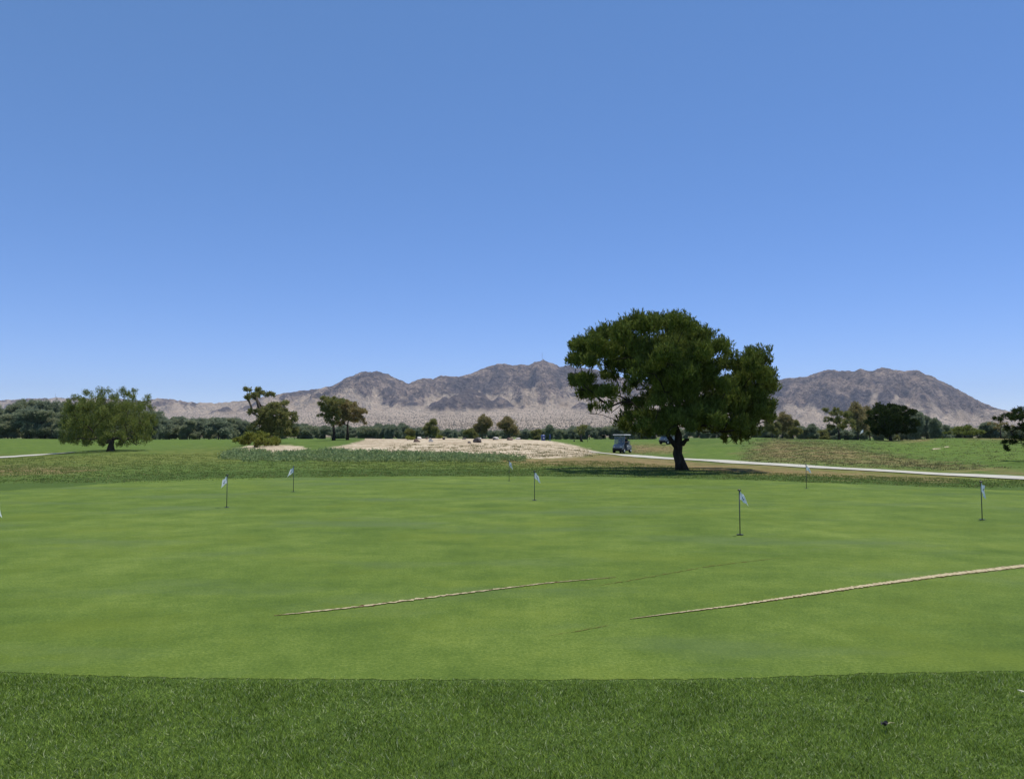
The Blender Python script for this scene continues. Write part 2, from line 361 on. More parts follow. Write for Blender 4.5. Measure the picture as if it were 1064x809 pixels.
ribbon('cart_path', cp, [1.4,2.2,2.4,1.8,1.6,1.9] + [2.0] * 5, M['path'], .035, .05, 240, 4, 'pale concrete cart path')
ribbon('cart_path', gp([(-80,479),(0,475.3),(35,473),(62,471),(76,469.8)]), [1.6,1.6,1.5,1.2,.6], M['path'], .035, .06, 120, 7, 'pale path in the grass at left')
# sand-filled seams across the green
def pxs(l): return [(P(a, b, row_to_Y(a, b)).x, row_to_Y(a, b)) for a, b in l]
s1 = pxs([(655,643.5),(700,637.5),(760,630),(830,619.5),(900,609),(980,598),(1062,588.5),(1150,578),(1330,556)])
ribbon('seam_shade_and_soil', s1, [.012,.03,.046,.064,.085,.11,.125,.13,.11], M['lip_shade'], .007, .9, 1800, 21, 'painted shade line along the far edge of the bare strip', .004, frq=22)  # dark strip below the sand paints the shade of the sunken far edge
ribbon('sand_strip', s1, [.003,.022,.036,.055,.075,.10,.115,.12,.1], M['seam'], .011, .85, 1800, 31, 'bare sandy strip across the green', frq=22)
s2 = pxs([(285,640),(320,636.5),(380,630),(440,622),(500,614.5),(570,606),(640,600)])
ribbon('seam_shade_and_soil', s2, [.01,.03,.045,.045,.038,.03,.005], M['lip_shade'], .007, 1.6, 1400, 41, 'painted shade line along the far edge of the thin strip', .010, frq=14)  # shade line painted as a dark strip, reaching past the far side
ribbon('sand_strip', s2, [.0,.028,.036,.04,.034,.022,.0], M['seam'], .011, 1.8, 1400, 51, 'thin broken sandy strip across the green', frq=12)
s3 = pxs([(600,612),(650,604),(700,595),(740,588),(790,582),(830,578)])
ribbon('seam_shade_and_soil', s3, [.0,.014,.012,.016,.012,.0], M['faint'], .007, 2.6, 700, 61, 'faint earth seam on the green')
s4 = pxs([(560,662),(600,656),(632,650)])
ribbon('seam_shade_and_soil', s4, [.0,.010,.010], M['faint'], .007, 2.6, 400, 71, 'faint earth seam near the front of the green')

# ------------------------------------------------------------------ blades / tufts (vectorised)
def blades(pos, h, w, lean, mat, name, zrot=None):
    n = len(pos); a = rng.uniform(0, 2 * np.pi, n); b = rng.uniform(0, 2 * np.pi, n)
    side = np.stack([np.cos(a), np.sin(a), a * 0], -1) * (w / 2)[:, None]
    tip = np.stack([np.cos(b) * lean, np.sin(b) * lean, h], -1)
    v = np.stack([pos - side, pos + side, pos + tip], 1).reshape(-1, 3)
    return mesh_np(name, v, np.arange(3 * n).reshape(-1, 3), mat)
n = 640000
Yb = rng.uniform(2.3, 5.35, n); Xb = rng.uniform(-1, 1, n) * (Yb * .70 + 2.6)
lim = np.interp(Xb / Yb, gt, gy0); keep = Yb < lim + rng.normal(0, .035, n) + .05 * fbm(Xb * 4, Yb * 0, 3, 42); edge_ = np.clip((lim - Yb) / .12, 0, 1)[keep]; Xb = Xb[keep]; Yb = Yb[keep]; n = len(Xb)
cl = fbm(Xb * 9, Yb * 9, 3, 40) + 1.0 * fbm(Xb * 1.6, Yb * 1.6, 3, 43); h = np.clip(.017 + .010 * cl + rng.normal(0, .006, n), .006, .04) * (.45 + .55 * edge_)
pos = np.stack([Xb, Yb, np.zeros(n) - .001], -1)
tag(link('grass', blades(pos, h, rng.uniform(.0025, .0052, n), rng.uniform(.004, .030, n), M['blade'], 'grass')), 'rough grass in front of the putting green', 'grass', kind='stuff')

def leaves(cent, dirs, L, W, k, spread, jit, up=0.0, shoot=0.0):
    # k leaves around every centre: diamond quads
    n = len(cent); c = np.repeat(cent, k, 0); d = np.repeat(dirs, k, 0); N_ = n * k
    if shoot:
        ax = d * .3 + np.array([0, 0, 1.0]) * .8; ax = ax / np.linalg.norm(ax, axis=1)[:, None]; c = c + ax * (rng.random(N_) * shoot)[:, None]; d = ax
    c = c + rng.normal(0, jit, (N_, 3)); r = rng.normal(0, 1, (N_, 3)); d = d + r * spread; d[:, 2] += up
    d /= np.linalg.norm(d, axis=1)[:, None] + 1e-9
    s = np.cross(d, rng.normal(0, 1, (N_, 3))); s /= np.linalg.norm(s, axis=1)[:, None] + 1e-9
    l = L * rng.uniform(.6, 1.25, N_); w = W * rng.uniform(.7, 1.3, N_)
    m_ = c + d * (l * .45)[:, None]; t = c + d * l[:, None]
    return np.stack([c, m_ + s * (w / 2)[:, None], t, m_ - s * (w / 2)[:, None]], 1).reshape(-1, 3)
def crown_pts(blobs, nsub, nper, shell=.6, subr=.34, fillr=.82):
    C = []; D = []
    for (x, y, z, rx, ry, rz, wgt) in blobs:
        ns = max(3, int(nsub * wgt)); u = rng.normal(0, 1, (ns, 3)); u /= np.linalg.norm(u, axis=1)[:, None]; u[:, 2] = np.where(u[:, 2] < -.55, -u[:, 2] * .5, u[:, 2])
        rad = (shell + (1 - shell) * rng.random(ns)) * fillr
        sc = np.array([x, y, z]) + u * rad[:, None] * np.array([rx, ry, rz]); sr = subr * rng.uniform(.6, 1.3, ns)
        q = np.repeat(sc, nper, 0); v = rng.normal(0, 1, (ns * nper, 3)); v /= np.linalg.norm(v, axis=1)[:, None]
        rr_ = rng.random(ns * nper) ** .45
        q = q + v * (rr_ * np.repeat(sr, nper))[:, None] * np.array([rx, ry, rz * .85])
        C.append(q); dd = v * .6 + np.repeat(u, nper, 0) * .6; D.append(dd)
    return np.concatenate(C), np.concatenate(D)
def limbs(mb, base, fork, targets, r0, rt=.015, n=6, sag=.1):
    # branches grow outwards: every target joins the nearest branch already there, thickness by what it carries
    f = Vector(fork); nodes = [f]; par = [-1]; plen = [0.0]; ends = []
    for (t, rb) in sorted(targets, key=lambda q: (Vector(q[0]) - f).length):
        b = Vector(t); best = min(range(len(nodes)), key=lambda i: (nodes[i] - b).length + .35 * plen[i] + (.6 if nodes[i].z > b.z + .6 else 0))
        a = nodes[best]; L = (b - a).length; steps = max(2, min(5, int(L / .7) + 1)); p = best
        bend = Vector((random.uniform(-.09, .09), random.uniform(-.09, .09), random.uniform(.06, .18))) * L
        for k in range(1, steps + 1):
            q = k / steps; c = a.lerp(b, q) + bend * (4 * q * (1 - q)) * .8
            nodes.append(c); par.append(p); plen.append(plen[p] + (c - nodes[p]).length); p = len(nodes) - 1
        ends.append(p)
    cnt = [0] * len(nodes)
    for e in ends:
        while e != -1: cnt[e] += 1; e = par[e]
    tot = max(1, cnt[0]); rad = [max(rt, r0 * .62 * (c / tot) ** .5) for c in cnt]
    kids = {}
    for i, p in enumerate(par): kids.setdefault(p, []).append(i)
    starts = [(0, k) for k in kids.get(0, [])]
    while starts:
        a, i = starts.pop(); chain = [a, i]
        while kids.get(chain[-1]):
            ks = sorted(kids[chain[-1]], key=lambda q: -cnt[q]); starts += [(chain[-1], q) for q in ks[1:]]; chain.append(ks[0])
        mb.tube([nodes[q] for q in chain], [min(rad[chain[1]], rad[chain[0]])] + [rad[q] for q in chain[1:]], n)
def make_tree(name, base, trunk_pts, trunk_r, blobs, targets, leaf, bark, L, W, k, nsub, nper, spread=.6, jit=.05, up=.2, shell=.6, subr=.34, rz=0, extra=None, forkidx=-1, shoot=0.0, fillr=.82):
    root = empty(name, base, rz)
    mb = MB(); tp = [Vector(p) for p in trunk_pts]
    rs = [trunk_r * f for f in np.linspace(1, .55, len(tp))]; rs[0] = trunk_r * 1.35
    mb.tube(tp, rs, 10)
    limbs(mb, tp[-2], tp[forkidx], targets, trunk_r)
    if extra: extra(mb)
    mb.build('trunk', M[bark], root, smooth=True)
    c, d = crown_pts(blobs, nsub, nper, shell, subr, fillr)
    v = leaves(c, d, L, W, k, spread, jit, up, shoot)
    link('crown', mesh_np('crown', v, np.arange(len(v)).reshape(-1, 4), M[leaf]), root)
    return root
def px_tree(name, bpx, bpy_, Y, pblobs, tw, leaf, bark, L, W, k, nsub, nper, depth=.8, ncopy=2, trunk_px=None, spread=.6, jit=.05, up=.2, shell=.6, subr=.34, targ=1.0, dy=1.0, extra=None, shoot=0.0, fillr=.82):
    b = P(bpx, bpy_, Y); b.z = gz1(b.x, b.y) - .04; s = Y / F
    zz = lambda py: P(bpx, py, Y).z - b.z
    xs = [q[0] for q in pblobs]; cx = (min(xs) + max(xs)) / 2; hw = (max(xs) - min(xs)) / 2 + 8
    blobs = []; targets = []
    for q in pblobs:
        bx, by, rx, ry = q[:4]; wgt = q[4] if len(q) > 4 else 1
        env = depth * hw * s * math.sqrt(max(.08, 1 - ((bx - cx) / hw) ** 2))
        offs = [0] if ncopy == 1 else list(np.linspace(-env, env, ncopy) + rng.normal(0, .15 * env + .02, ncopy))
        for o in offs:
            x = (bx - bpx) * s * (1 + o / Y); z = EYE + (zz(by) + b.z - EYE) * (1 + o / Y) - b.z + random.uniform(-.12, .12) * ry * s
            z = max(z, ry * s * .5); sc = 1 - .25 * abs(o) / (env + .01)
            blobs.append((x, o * dy, z, rx * s * sc, (rx + ry) / 2 * s * 1.05 * sc, (ry if not shoot else (rx + ry) / 2) * s * sc, wgt * rx * ry / 400.0))
            targets.append(((x, o * dy, z - ry * s * .2), tw * s * .32 * targ))
    tpx = trunk_px or [(bpx, bpy_), (bpx + 1, bpy_ - 14)]
    tp = [((a - bpx) * s, .04 * i, zz(c_)) for i, (a, c_) in enumerate(tpx)]; tp[0] = (0, 0, -.1)
    return make_tree(name, b, tp, tw * s / 2, blobs, targets, leaf, bark, L, W, k, nsub, nper, spread, jit, up, shell, subr, extra=extra, shoot=shoot, fillr=fillr)

# ---- the big pine
PB = [(610,358,19,15),(606,377,15,12),(636,346,22,17),(628,368,20,14),(662,339,24,16),(655,362,24,17),(690,336,24,15),(685,360,26,19),(715,346,22,17),(712,370,24,18),
      (734,362,17,17),(728,388,13,13),(606,402,16,10),(622,414,18,11),(625,428,10,6,.7),(645,396,16,9,.7),(664,384,17,11,.8),(690,392,24,16),(716,396,24,18),(737,407,16,14),
      (697,416,26,16),(668,424,16,11),(662,438,16,10),(684,440,18,12),(668,450,10,6,.8),(705,436,22,13),(726,428,18,14),
      (768,382,14,17),(787,377,14,15),(764,402,13,14),(784,396,20,16),(795,410,10,13),(772,416,24,16),(752,428,22,15),(782,434,18,15),(762,446,20,11),(790,425,12,12,.8),(766,460,10,6,.9),(675,452,15,7,.9),(655,446,11,8,.8),(694,450,14,8,.8),(766,370,7,9,.5),(788,366,8,8,.5),(800,404,6,8,.6),(750,416,13,12),(735,424,17,13),(650,380,20,12),(675,404,16,10,.8),(640,410,9,5,.5),(720,440,20,12),(700,398,20,16),(600,398,6,6,.5),(742,447,16,9),(775,453,13,8),(757,447,18,11),(730,440,14,11),(672,370,24,16),(700,380,24,16),(720,385,20,14),(790,438,12,9)]
PT = (709, 488.3); YT = 36.0
PB = [(a_, b_ + (6 if b_ < 365 else 3 if b_ < 385 else 0), *c_) for a_, b_, *c_ in PB]
px_tree_root = px_tree('pine_tree', PT[0], PT[1], YT, PB, 12, 'pine', 'bark', .17, .042, 13, 36, 6, depth=.62, ncopy=3,
    trunk_px=[PT, (707, 480), (704.5, 471), (706, 462), (706, 452), (701, 438)], spread=.6, jit=.02, up=.25, shell=.35, subr=.30, targ=.8, shoot=.36, fillr=.70,
    extra=lambda mb: (mb.tube([(-.16, 0, .95), (-.45, .05, 1.35), (-.72, .1, 1.75), (-1.2, .2, 2.3)], [.13, .11, .10, .05], 8), mb.tube([(0, 0, 1.2), (.18, 0, 1.42), (.32, 0, 1.44)], [.12, .09, .07], 8)))
tag(px_tree_root, 'tall dark pine with a broad lopsided crown standing alone beyond the putting green', 'tree')

# ---- mesquite at left
MBL = [(88,432,20,13),(72,440,9,8,.6),(108,424,20,12),(132,428,18,12),(146,438,12,11,.8),(110,440,24,12),(88,446,20,11),(135,446,20,10),(108,412,12,9,.6),(123,410,10,8,.5),(96,417,11,8,.5),(138,417,10,7,.5),(84,420,9,6,.4),(150,426,8,7,.4),(74,455,11,7,.8),(92,455,14,7,.8),(146,452,11,7,.8),(125,455,14,6,.7),(106,455,12,6,.7),(155,443,7,8,.6),(72,460,9,4,.8),(90,461,10,4,.8),(130,461,12,4.5,.9),(149,459,9,4.5,.8),(108,463,9,3,.7),(140,455,12,7,.8),(78,430,11,9,.7),(120,438,22,12),(98,430,18,12)]
MBL = [(113 + (a_ - 113) * .86, b_, c_ * .88, *d_) for a_, b_, c_, *d_ in MBL]
t = px_tree('mesquite_tree', 115, 467.5, 68, MBL, 7, 'mesq', 'bark2', .13, .045, 12, 26, 13, depth=.85, ncopy=3, trunk_px=[(115,467.5),(115,462),(116,457)], spread=.7, jit=.05, up=.3, shell=.25, subr=.46, targ=.9, shoot=.35)
tag(t, 'wide feathery low branching mesquite with thin upright twigs above its crown, at left', 'tree')

# ---- pair left of centre
t = px_tree('tree', 287, 459, 82, [(274,406,8,5,.8),(268,414,9,5,.8),(281,413,6,5,.6),(272,408,9,6,.8)], 3, 'elm', 'bark2', .22, .07, 8, 26, 10, depth=.6, ncopy=2, trunk_px=[(280,459),(277,445),(272,428),(270,412)], jit=.08)
# (tall leaning tree shares its crown with the round lower one, so they are built as one tree below)
for o in [t] + [x for x in bpy.data.objects if x.parent == t]: bpy.data.objects.remove(o)
t = px_tree('tree', 284, 459.5, 80, [(262,405,6,4,.7),(268,411,8,5,.8),(260,413,6,3,.6),(274,409,5,4,.5),(268,428,6,5,.5),(288,421,10,6,.8),(297,432,9,7,.8),(278,434,12,8),(290,444,13,9),(276,450,10,7),(296,451,9,6,.7),(286,436,10,9),(281,426,11,9),(290,430,11,10),(276,440,14,9),(294,441,12,9),(300,436,6,6,.7),(301,448,7,8,.8),(284,448,14,8),(268,444,8,6,.6)], 5, 'elm', 'bark2', .2, .08, 9, 46, 14, depth=.75, ncopy=2,
    trunk_px=[(284,459.5),(279,450),(272,436),(268,424),(265,412)], jit=.08, shell=.4)
tag(t, 'olive green tree with a leaning bare trunk and a small tuft above its crown', 'tree')
t = px_tree('bush', 266, 462.8, 70, [(262,456,12,7),(252,457,7,5,.8),(276,457,9,6),(284,459,7,4,.8),(268,452,9,5),(256,460,8,4),(272,461,9,3.5),(286,461,6,3,.8)], 4, 'yellowbush', 'bark2', .16, .06, 9, 40, 13, depth=.8, ncopy=3, trunk_px=[(266,462.8),(266,459),(266,456)], jit=.06)
tag(t, 'yellow green spreading bush at the edge of the small sand patch', 'bush')
t = px_tree('tree', 346.5, 457.6, 95, [(340,414,8,5,.8),(335,421,8,5,.7),(347,424,9,7),(340,432,9,5,.8),(350,434,8,6),(356,418,8,5,.7),(346,418,10,6),(350,428,10,7),(341,426,9,6),(346,440,9,5,.7)], 3.4, 'elm', 'bark', .22, .09, 9, 56, 13, depth=.8, ncopy=2, trunk_px=[(346.5,457.6),(347,450),(346,441)], jit=.08)
tag(t, 'olive green tree with a dark straight trunk on the grass before the sand', 'tree')
t = px_tree('tree', 361, 456.5, 97, [(362,420,9,7),(369,428,8,6),(376,427,5,4,.5),(358,432,9,7),(366,436,8,6),(354,440,6,6,.7),(362,427,10,8),(367,433,9,7),(372,437,6,5,.6)], 3, 'brown', 'bark', .22, .09, 9, 56, 13, depth=.8, ncopy=2, trunk_px=[(361,456.5),(361,449),(361,442)], jit=.08)
tag(t, 'browning tree close on the right of the dark trunked olive green tree', 'tree')

# ---- dark round pine at right
t = px_tree('pine_tree', 925.5, 458.2, 92, [(925,424,10,7),(922,443,13,7),(930,441,12,7),(915,430,10,8),(936,430,10,8),(925,436,14,9),(912,440,8,8),(940,440,8,9),(925,448,14,7),(936,450,10,6),(916,449,9,5)], 3, 'pine_dark', 'bark', .26, .09, 9, 44, 13, depth=.85, ncopy=3, trunk_px=[(925.5,458.2),(925.5,453),(925.5,447)], up=.5, jit=.06)
tag(t, 'dark round topped pine on the grassy rise at right', 'tree')
t = px_tree('tree', 872, 456.6, 105, [(864,426,5,4,.7),(871,431,7,5),(879,430,5,5,.8),(866,436,7,5),(876,438,9,6),(870,444,8,5),(883,443,5,5,.7)], 2.6, 'elm', 'bark', .22, .09, 9, 60, 12, depth=.8, ncopy=2, trunk_px=[(872,456.6),(872,450),(871,443)], jit=.08, shell=.3)
tag(t, 'thin crowned olive green tree on a slim dark trunk left of the white flag', 'tree')
t = px_tree('tree', 1012, 456.5, 150, [(1003,449,8,5)], 2, 'brown', 'bark2', .3, .1, 8, 20, 8, depth=.8, ncopy=1)
for o in [x for x in bpy.data.objects if x.parent == t] + [t]: bpy.data.objects.remove(o)
t = px_tree('bush', 1003, 454.2, 88, [(1003,448,11,6),(994,450,6,4),(1012,450,7,4.5),(1002,446,9,4)], 3, 'mesq', 'bark2', .16, .06, 9, 60, 14, depth=.8, ncopy=3, trunk_px=[(1003,454.2),(1003,452),(1003,450)], jit=.05)
tag(t, 'smooth dome shaped green bush on the crest of the rise at right', 'bush')
t = px_tree('tree', 1040, 454, 118, [(1038,441,6,4),(1044,443,5,4),(1040,446,6,3)], 1.8, 'brown', 'bark', .22, .08, 8, 34, 11, depth=.8, ncopy=2, trunk_px=[(1040,455),(1040,451),(1040,447)], jit=.07)
tag(t, 'small browning tree with a flat crown near the right edge', 'tree')
t = px_tree('tree', 1072, 481, 44, [(1060,433,11,7),(1047,435,5,4,.5),(1074,430,12,9),(1062,446,9,7,.8),(1066,458,9,7),(1078,446,12,12),(1060,461,9,5,.8),(1058,467,6,4,.7),(1080,462,12,9)], 5, 'pine_dark', 'bark', .15, .035, 10, 34, 12, depth=.75, ncopy=2, trunk_px=[(1072,481),(1072,468),(1071,452),(1071,438)], up=.5, jit=.04)
tag(t, 'dark green tree with an open ragged crown cut off by the right edge', 'tree')
# low dark scrub row beside it
t = px_tree('tree', 605, 460, 120, [(602,445,4,3,.6),(606,448,4,4,.8),(609,444,3,3,.5),(604,451,3,3,.5),(600,448,4,3,.6),(605,443,4,3,.6)], 2.4, 'elm', 'bark', .2, .06, 8, 30, 9, depth=.8, ncopy=2, trunk_px=[(602.6,460),(603,455),(604,450)], jit=.08, shell=.3)
tag(t, 'little open sapling on the fairway between the sand mound and the golf cart', 'tree')

# ---- woods and belts of far trees: prototypes, then copies
def proto(name, h, w, leaf, seed, trunk=.12, nb=14, L=.34, W=.13, k=7, nsub=24, nper=11, low=.1, up=.2):
    global rng
    rng = np.random.default_rng(seed); blobs = []; tg = []
    for i in range(nb):
        a = rng.uniform(0, 2 * np.pi); q = rng.random() ** .5; zz = low + (1 - low) * rng.random(); env = math.sqrt(max(.05, 1 - ((zz - .42) / .62) ** 2))
        x = math.cos(a) * q * w / 2 * env * .75; y = math.sin(a) * q * w / 2 * env * .75; r = w * rng.uniform(.14, .24)
        z = max(r * .5, zz * h * .88); blobs.append((x, y, z, r, r, min(r, h * .22), 1)); tg.append(((x, y, z - r * .3), trunk * .4))
    return make_tree(name, (0, 0, 0), [(0, 0, -.2), (.05, 0, h * .12), (.08, .02, h * .3)], trunk, blobs, tg, leaf, 'bark2', L, W, k, nsub, nper, .7, .12, up, .5, .42)
protos = {}
def place(kind, px, base_off, top_py, Y, label, cat, group, wfac=1.0, sink=0.0):
    root, h0, used = protos[kind]
    p = P(px, 452, Y); z = gz1(p.x, p.y) - sink; h = P(px, top_py, Y).z - z
    o = root if not used else copy_tree(root)
    protos[kind][2] = True
    s = h / h0; o.location = (p.x, p.y, z); o.scale = (s * wfac, s * wfac, s); o.rotation_euler = (0, 0, random.uniform(0, 6.28))
    tag(o, label, cat, group); return o
for key, nm, h, w, leaf, seed, kw in [
    ('wood', 'tree', 9, 7.5, 'olive', 11, dict(trunk=.16, nb=22, low=.08)), ('wood2', 'tree', 9, 6.5, 'olive', 12, dict(trunk=.16, nb=20, low=.06)), ('wood3', 'tree', 9, 8.5, 'teal', 13, dict(trunk=.16, nb=22, low=.08)),
    ('belt', 'bush', 4.5, 5.5, 'teal', 21, dict(nb=14, low=.0)), ('belt2', 'bush', 4.5, 7, 'olive', 22, dict(nb=16, low=.0)), ('belt3', 'bush', 4.5, 6.5, 'teal', 23, dict(nb=16, low=.0)), ('belt4', 'bush', 4.5, 6, 'elm', 24, dict(nb=14, low=.0)),
    ('round', 'tree', 4.5, 4.6, 'brown', 31, dict(nb=16, low=.35, L=.26, W=.1, nsub=15)), ('open', 'tree', 5, 4.4, 'elm', 32, dict(nb=11, low=.35, L=.26, W=.09)), ('dark', 'tree', 5, 3.6, 'teal', 33, dict(nb=14, low=.15))]:
    protos[key] = [proto(nm, h, w, leaf, seed, **kw), h, False]
rng = np.random.default_rng(99)
G1 = 'tall trees of the wood behind the left fairway'; L1 = 'tall grey green tree in the dense wood behind the left fairway'
tops = [(-150,418),(-115,414),(-84,420),(-55,416),(-30,419),(-8,419),(12,417),(28,413),(46,416),(60,417),(74,419),(90,418),(106,420),(122,421),(138,423),(150,427)]
for i, (px, tp) in enumerate(tops):
    place(('wood', 'wood2', 'wood3')[i % 3], px, 0, tp, 175 + 9 * (i % 2), L1, 'tree', G1, .95)
for i, px in enumerate(range(-140, 160, 21)):
    place(('wood2', 'wood', 'wood3')[i % 3], px + random.uniform(-4, 4), 0, 427 + random.uniform(-3, 3), 163 + random.uniform(-3, 3), 'lower tree along the front edge of the wood behind the left fairway', 'tree', 'front row of the left wood', 1.3)
G2 = 'lower trees between the wood and the leaning tree'
for i, (px, tp) in enumerate([(166,432),(176,433),(187,434),(197,435),(207,434),(217,433),(227,435),(237,433),(248,434)]):
    place(('wood3', 'wood', 'belt', 'wood2')[i % 4], px, 0, tp, 190 + 7 * (i % 3), 'lower grey green tree in the row right of the feathery mesquite', 'tree', G2, 1.25)
def belt(x0, x1, step, tlo, thi, Y, label, group, kinds=('belt', 'belt2', 'belt3'), w=1.0):
    x = x0; i = 0
    while x < x1:
        place(kinds[(i * 7 + int(x)) % len(kinds)], x, 0, random.uniform(tlo, thi), Y + random.uniform(-12, 12), label, 'bush', group, w * random.uniform(.85, 1.2)); x += step * random.uniform(.75, 1.2); i += 1
belt(256, 420, 8, 440, 445, 215, 'low grey green bush in the far row behind the browning tree', 'low bushes behind the two trees and the left of the sand')
belt(420, 600, 8, 444.5, 448, 235, 'low grey green bush in the far row behind the top of the sand mound', 'low bushes behind the sand mound')
belt(596, 702, 8, 441, 446, 235, 'low grey green bush in the far row beyond the golf cart', 'low bushes beyond the golf cart')
belt(706, 800, 9, 442, 446, 200, 'low grey green bush behind the rise under the right lobe of the tall pine', 'low bushes under the crown of the tall pine')
belt(800, 960, 8, 443, 448, 150, 'low green bush in the row behind the right hand rise', 'low bushes behind the right hand rise', ('belt', 'belt4', 'belt3'), 1.2)
belt(960, 1130, 9, 443, 447, 190, 'low green bush in the far row near the right edge', 'low bushes near the right edge', ('belt', 'belt2', 'belt4'), 1.2)
place('round', 501, 0, 432.5, 142, 'round browning tree on two thin trunks behind the sand, left of its twin', 'tree', None, 1.05)
place('round', 529, 0, 434.5, 142, 'wide browning tree behind the sand, right of its twin', 'tree', None, 1.3)
place('open', 447, 0, 436, 140, 'bushy grey green tree behind the pale boulders', 'tree', None, 1.1)
place('belt4', 426, 0, 445, 120, 'dark green bush behind the reddish boulder', 'bush', None, .9)
place('dark', 570, 0, 441, 140, 'dark green tree behind the blue bin', 'tree', None, 1.1)
place('belt4', 489, 0, 445, 140, 'green bush at the left foot of the round browning tree', 'bush', None)
place('belt4', 557, 0, 446, 140, 'low green bush left of the dark tree by the blue bin', 'bush', None)
for i, (px, tp, kd, w, lb) in enumerate([(803,431,'open',.9,'brownish tree touching the right edge of the tall pine'),(813,430,'round',.9,'brownish tree second to the right of the tall pine'),(824,437,'open',1.1,'small brownish tree at the end of the trio right of the tall pine'),
        (845,440,'dark',1.1,'dark green bushy tree between the brownish trio and the slim tree'),(892,421,'round',.85,'tall reddish brown tree behind the white flag'),(904,425,'round',.8,'reddish brown tree against the left side of the dark round pine'),
        (951,427,'dark',1.0,'dark green tree standing just right of the dark round pine'),(963,432,'dark',.9,'smaller dark green tree second to the right of the dark round pine'),(972,434,'dark',.8,'green tree third to the right of the dark round pine'),
        (1029,438,'dark',1.5,'dark bushy tree left of the small flat crowned browning tree'),(981,442,'belt',1.0,'grey bush left of the dome shaped bush')]):
    place(kd, px, 0, tp, 128 + 3 * (i % 4), lb, 'tree' if 'bush ' not in lb else 'bush', None, w)

# ------------------------------------------------------------------ weeds, dry tufts, desert scrub (uncountable)
def region_pts(poly, n, Ymin=35, Ymax=110, soft=4, thr=.5):
    poly_a = np.array(poly, float); out = []; tot = 0; x0, x1 = poly_a[:, 0].min(), poly_a[:, 0].max()
    while tot < n:
        Yr = rng.uniform(Ymin, Ymax, 40000); Xr = (rng.uniform(x0, x1, 40000) - 532) / F * Yr; Zr = gz(Xr, Yr)
        px, py = to_px(Xr, Yr, Zr); m_ = poly_mask(px, py, poly, soft); k_ = rng.random(40000) < m_
        out.append(np.stack([Xr, Yr, Zr], -1)[k_]); tot += k_.sum()
    return np.concatenate(out)[:n]
BELT = [(232,472),(250,468.5),(300,471.5),(340,469),(400,470.5),(440,472.5),(500,474.5),(545,477.5),(520,480),(430,479),(330,478.5),(260,478),(232,476)]
p = region_pts(BELT, 3600, 44, 66, 8); keep = fbm(p[:, 0] / 1.6, p[:, 1] / 1.6, 3, 70) > -.12; p = p[keep]
hh = .04 + .15 * np.clip(.5 + fbm(p[:, 0] / 2, p[:, 1] / 2, 2, 71), 0, 1.3)
c = np.repeat(p, 3, 0); c[:, 2] += np.repeat(hh, 3) * rng.random(len(c)); c[:, :2] += rng.normal(0, .12, (len(c), 2))
v = leaves(c, np.tile([0, 0, .6], (len(c), 1)).astype(float), .15, .06, 8, .8, .07, .1)
tag(link('weeds', mesh_np('weeds', v, np.arange(len(v)).reshape(-1, 4), M['weed'])), 'low blue green weeds along the foot of the sand', 'weeds', kind='stuff')
def tufts(name, pts, h, w, nb, mat, label, cat):
    p = np.repeat(pts, nb, 0); p[:, :2] += rng.normal(0, w, (len(p), 2)); n = len(p)
    hh = h * rng.uniform(.5, 1.4, n)
    tag(link(name, blades(p, hh, rng.uniform(.02, .05, n), hh * rng.uniform(.1, .8, n), mat, name)), label, cat, kind='stuff')
pts = np.concatenate([region_pts(DRY[1], 3400, 38, 100, 22), region_pts([(770,453),(1070,454),(1070,484),(880,470),(800,470)], 1500, 44, 95, 22), region_pts([(655,461),(705,463),(705,472),(655,471)], 300, 60, 110)])
pts = pts[rng.random(len(pts)) < .75]
tufts('dry_grass', pts, .055, .12, 10, M['drygrass'], 'dry brown grass and weeds on the rise right of the path', 'dry grass')
pts = region_pts([(400,462),(560,461),(612,468),(620,474),(560,477),(500,474),(400,468)], 1900, 52, 88); pts = pts[fbm(pts[:, 0] / 1.2, pts[:, 1] / 1.2, 3, 79) > .05]
tufts('dry_weeds', pts, .09, .13, 9, M['drygrass'], 'dry weeds scattered over the sand mound', 'weeds')
pts = np.concatenate([region_pts([(-60,470),(250,470),(330,480),(330,496),(100,503),(-60,509)], 5000, 26, 62), region_pts([(330,479),(640,479),(760,490),(1080,500),(1080,510),(930,504),(760,498),(620,495),(420,494.5),(330,495.5)], 5000, 24, 52)])
tufts('rough_grass', pts, .035, .12, 9, M['rough'], 'short rough grass beyond the putting green', 'grass')

# ------------------------------------------------------------------ boulders
def boulder(px, py, wpx, hpx, mat, label, seed, Y=None):
    r_ = np.random.default_rng(seed); g = onground(px, py) if Y is None else P(px, py, Y); g.z = gz1(g.x, g.y); s = g.y / F
    bm = bmesh.new(); bmesh.ops.create_icosphere(bm, subdivisions=3, radius=1)
    co = np.array([v.co[:] for v in bm.verts])
    for _ in range(9):
        nrm = r_.normal(0, 1, 3); nrm /= np.linalg.norm(nrm); dd = co @ nrm; lim = r_.uniform(.42, .8); co -= np.outer(np.maximum(dd - lim, 0), nrm)
    co += r_.normal(0, .015, co.shape)
    for v, q in zip(bm.verts, co): v.co = (q[0] * wpx * s / 2 * 1.15, q[1] * wpx * s / 2, q[2] * hpx * s * .7 + hpx * s * .3)
    me = bpy.data.meshes.new('boulder'); bm.to_mesh(me); bm.free(); me.materials.append(M[mat])
    o = link('boulder', me, None, (g.x, g.y, g.z)); tag(o, label, 'rock', 'boulders on the sand mound'); return o
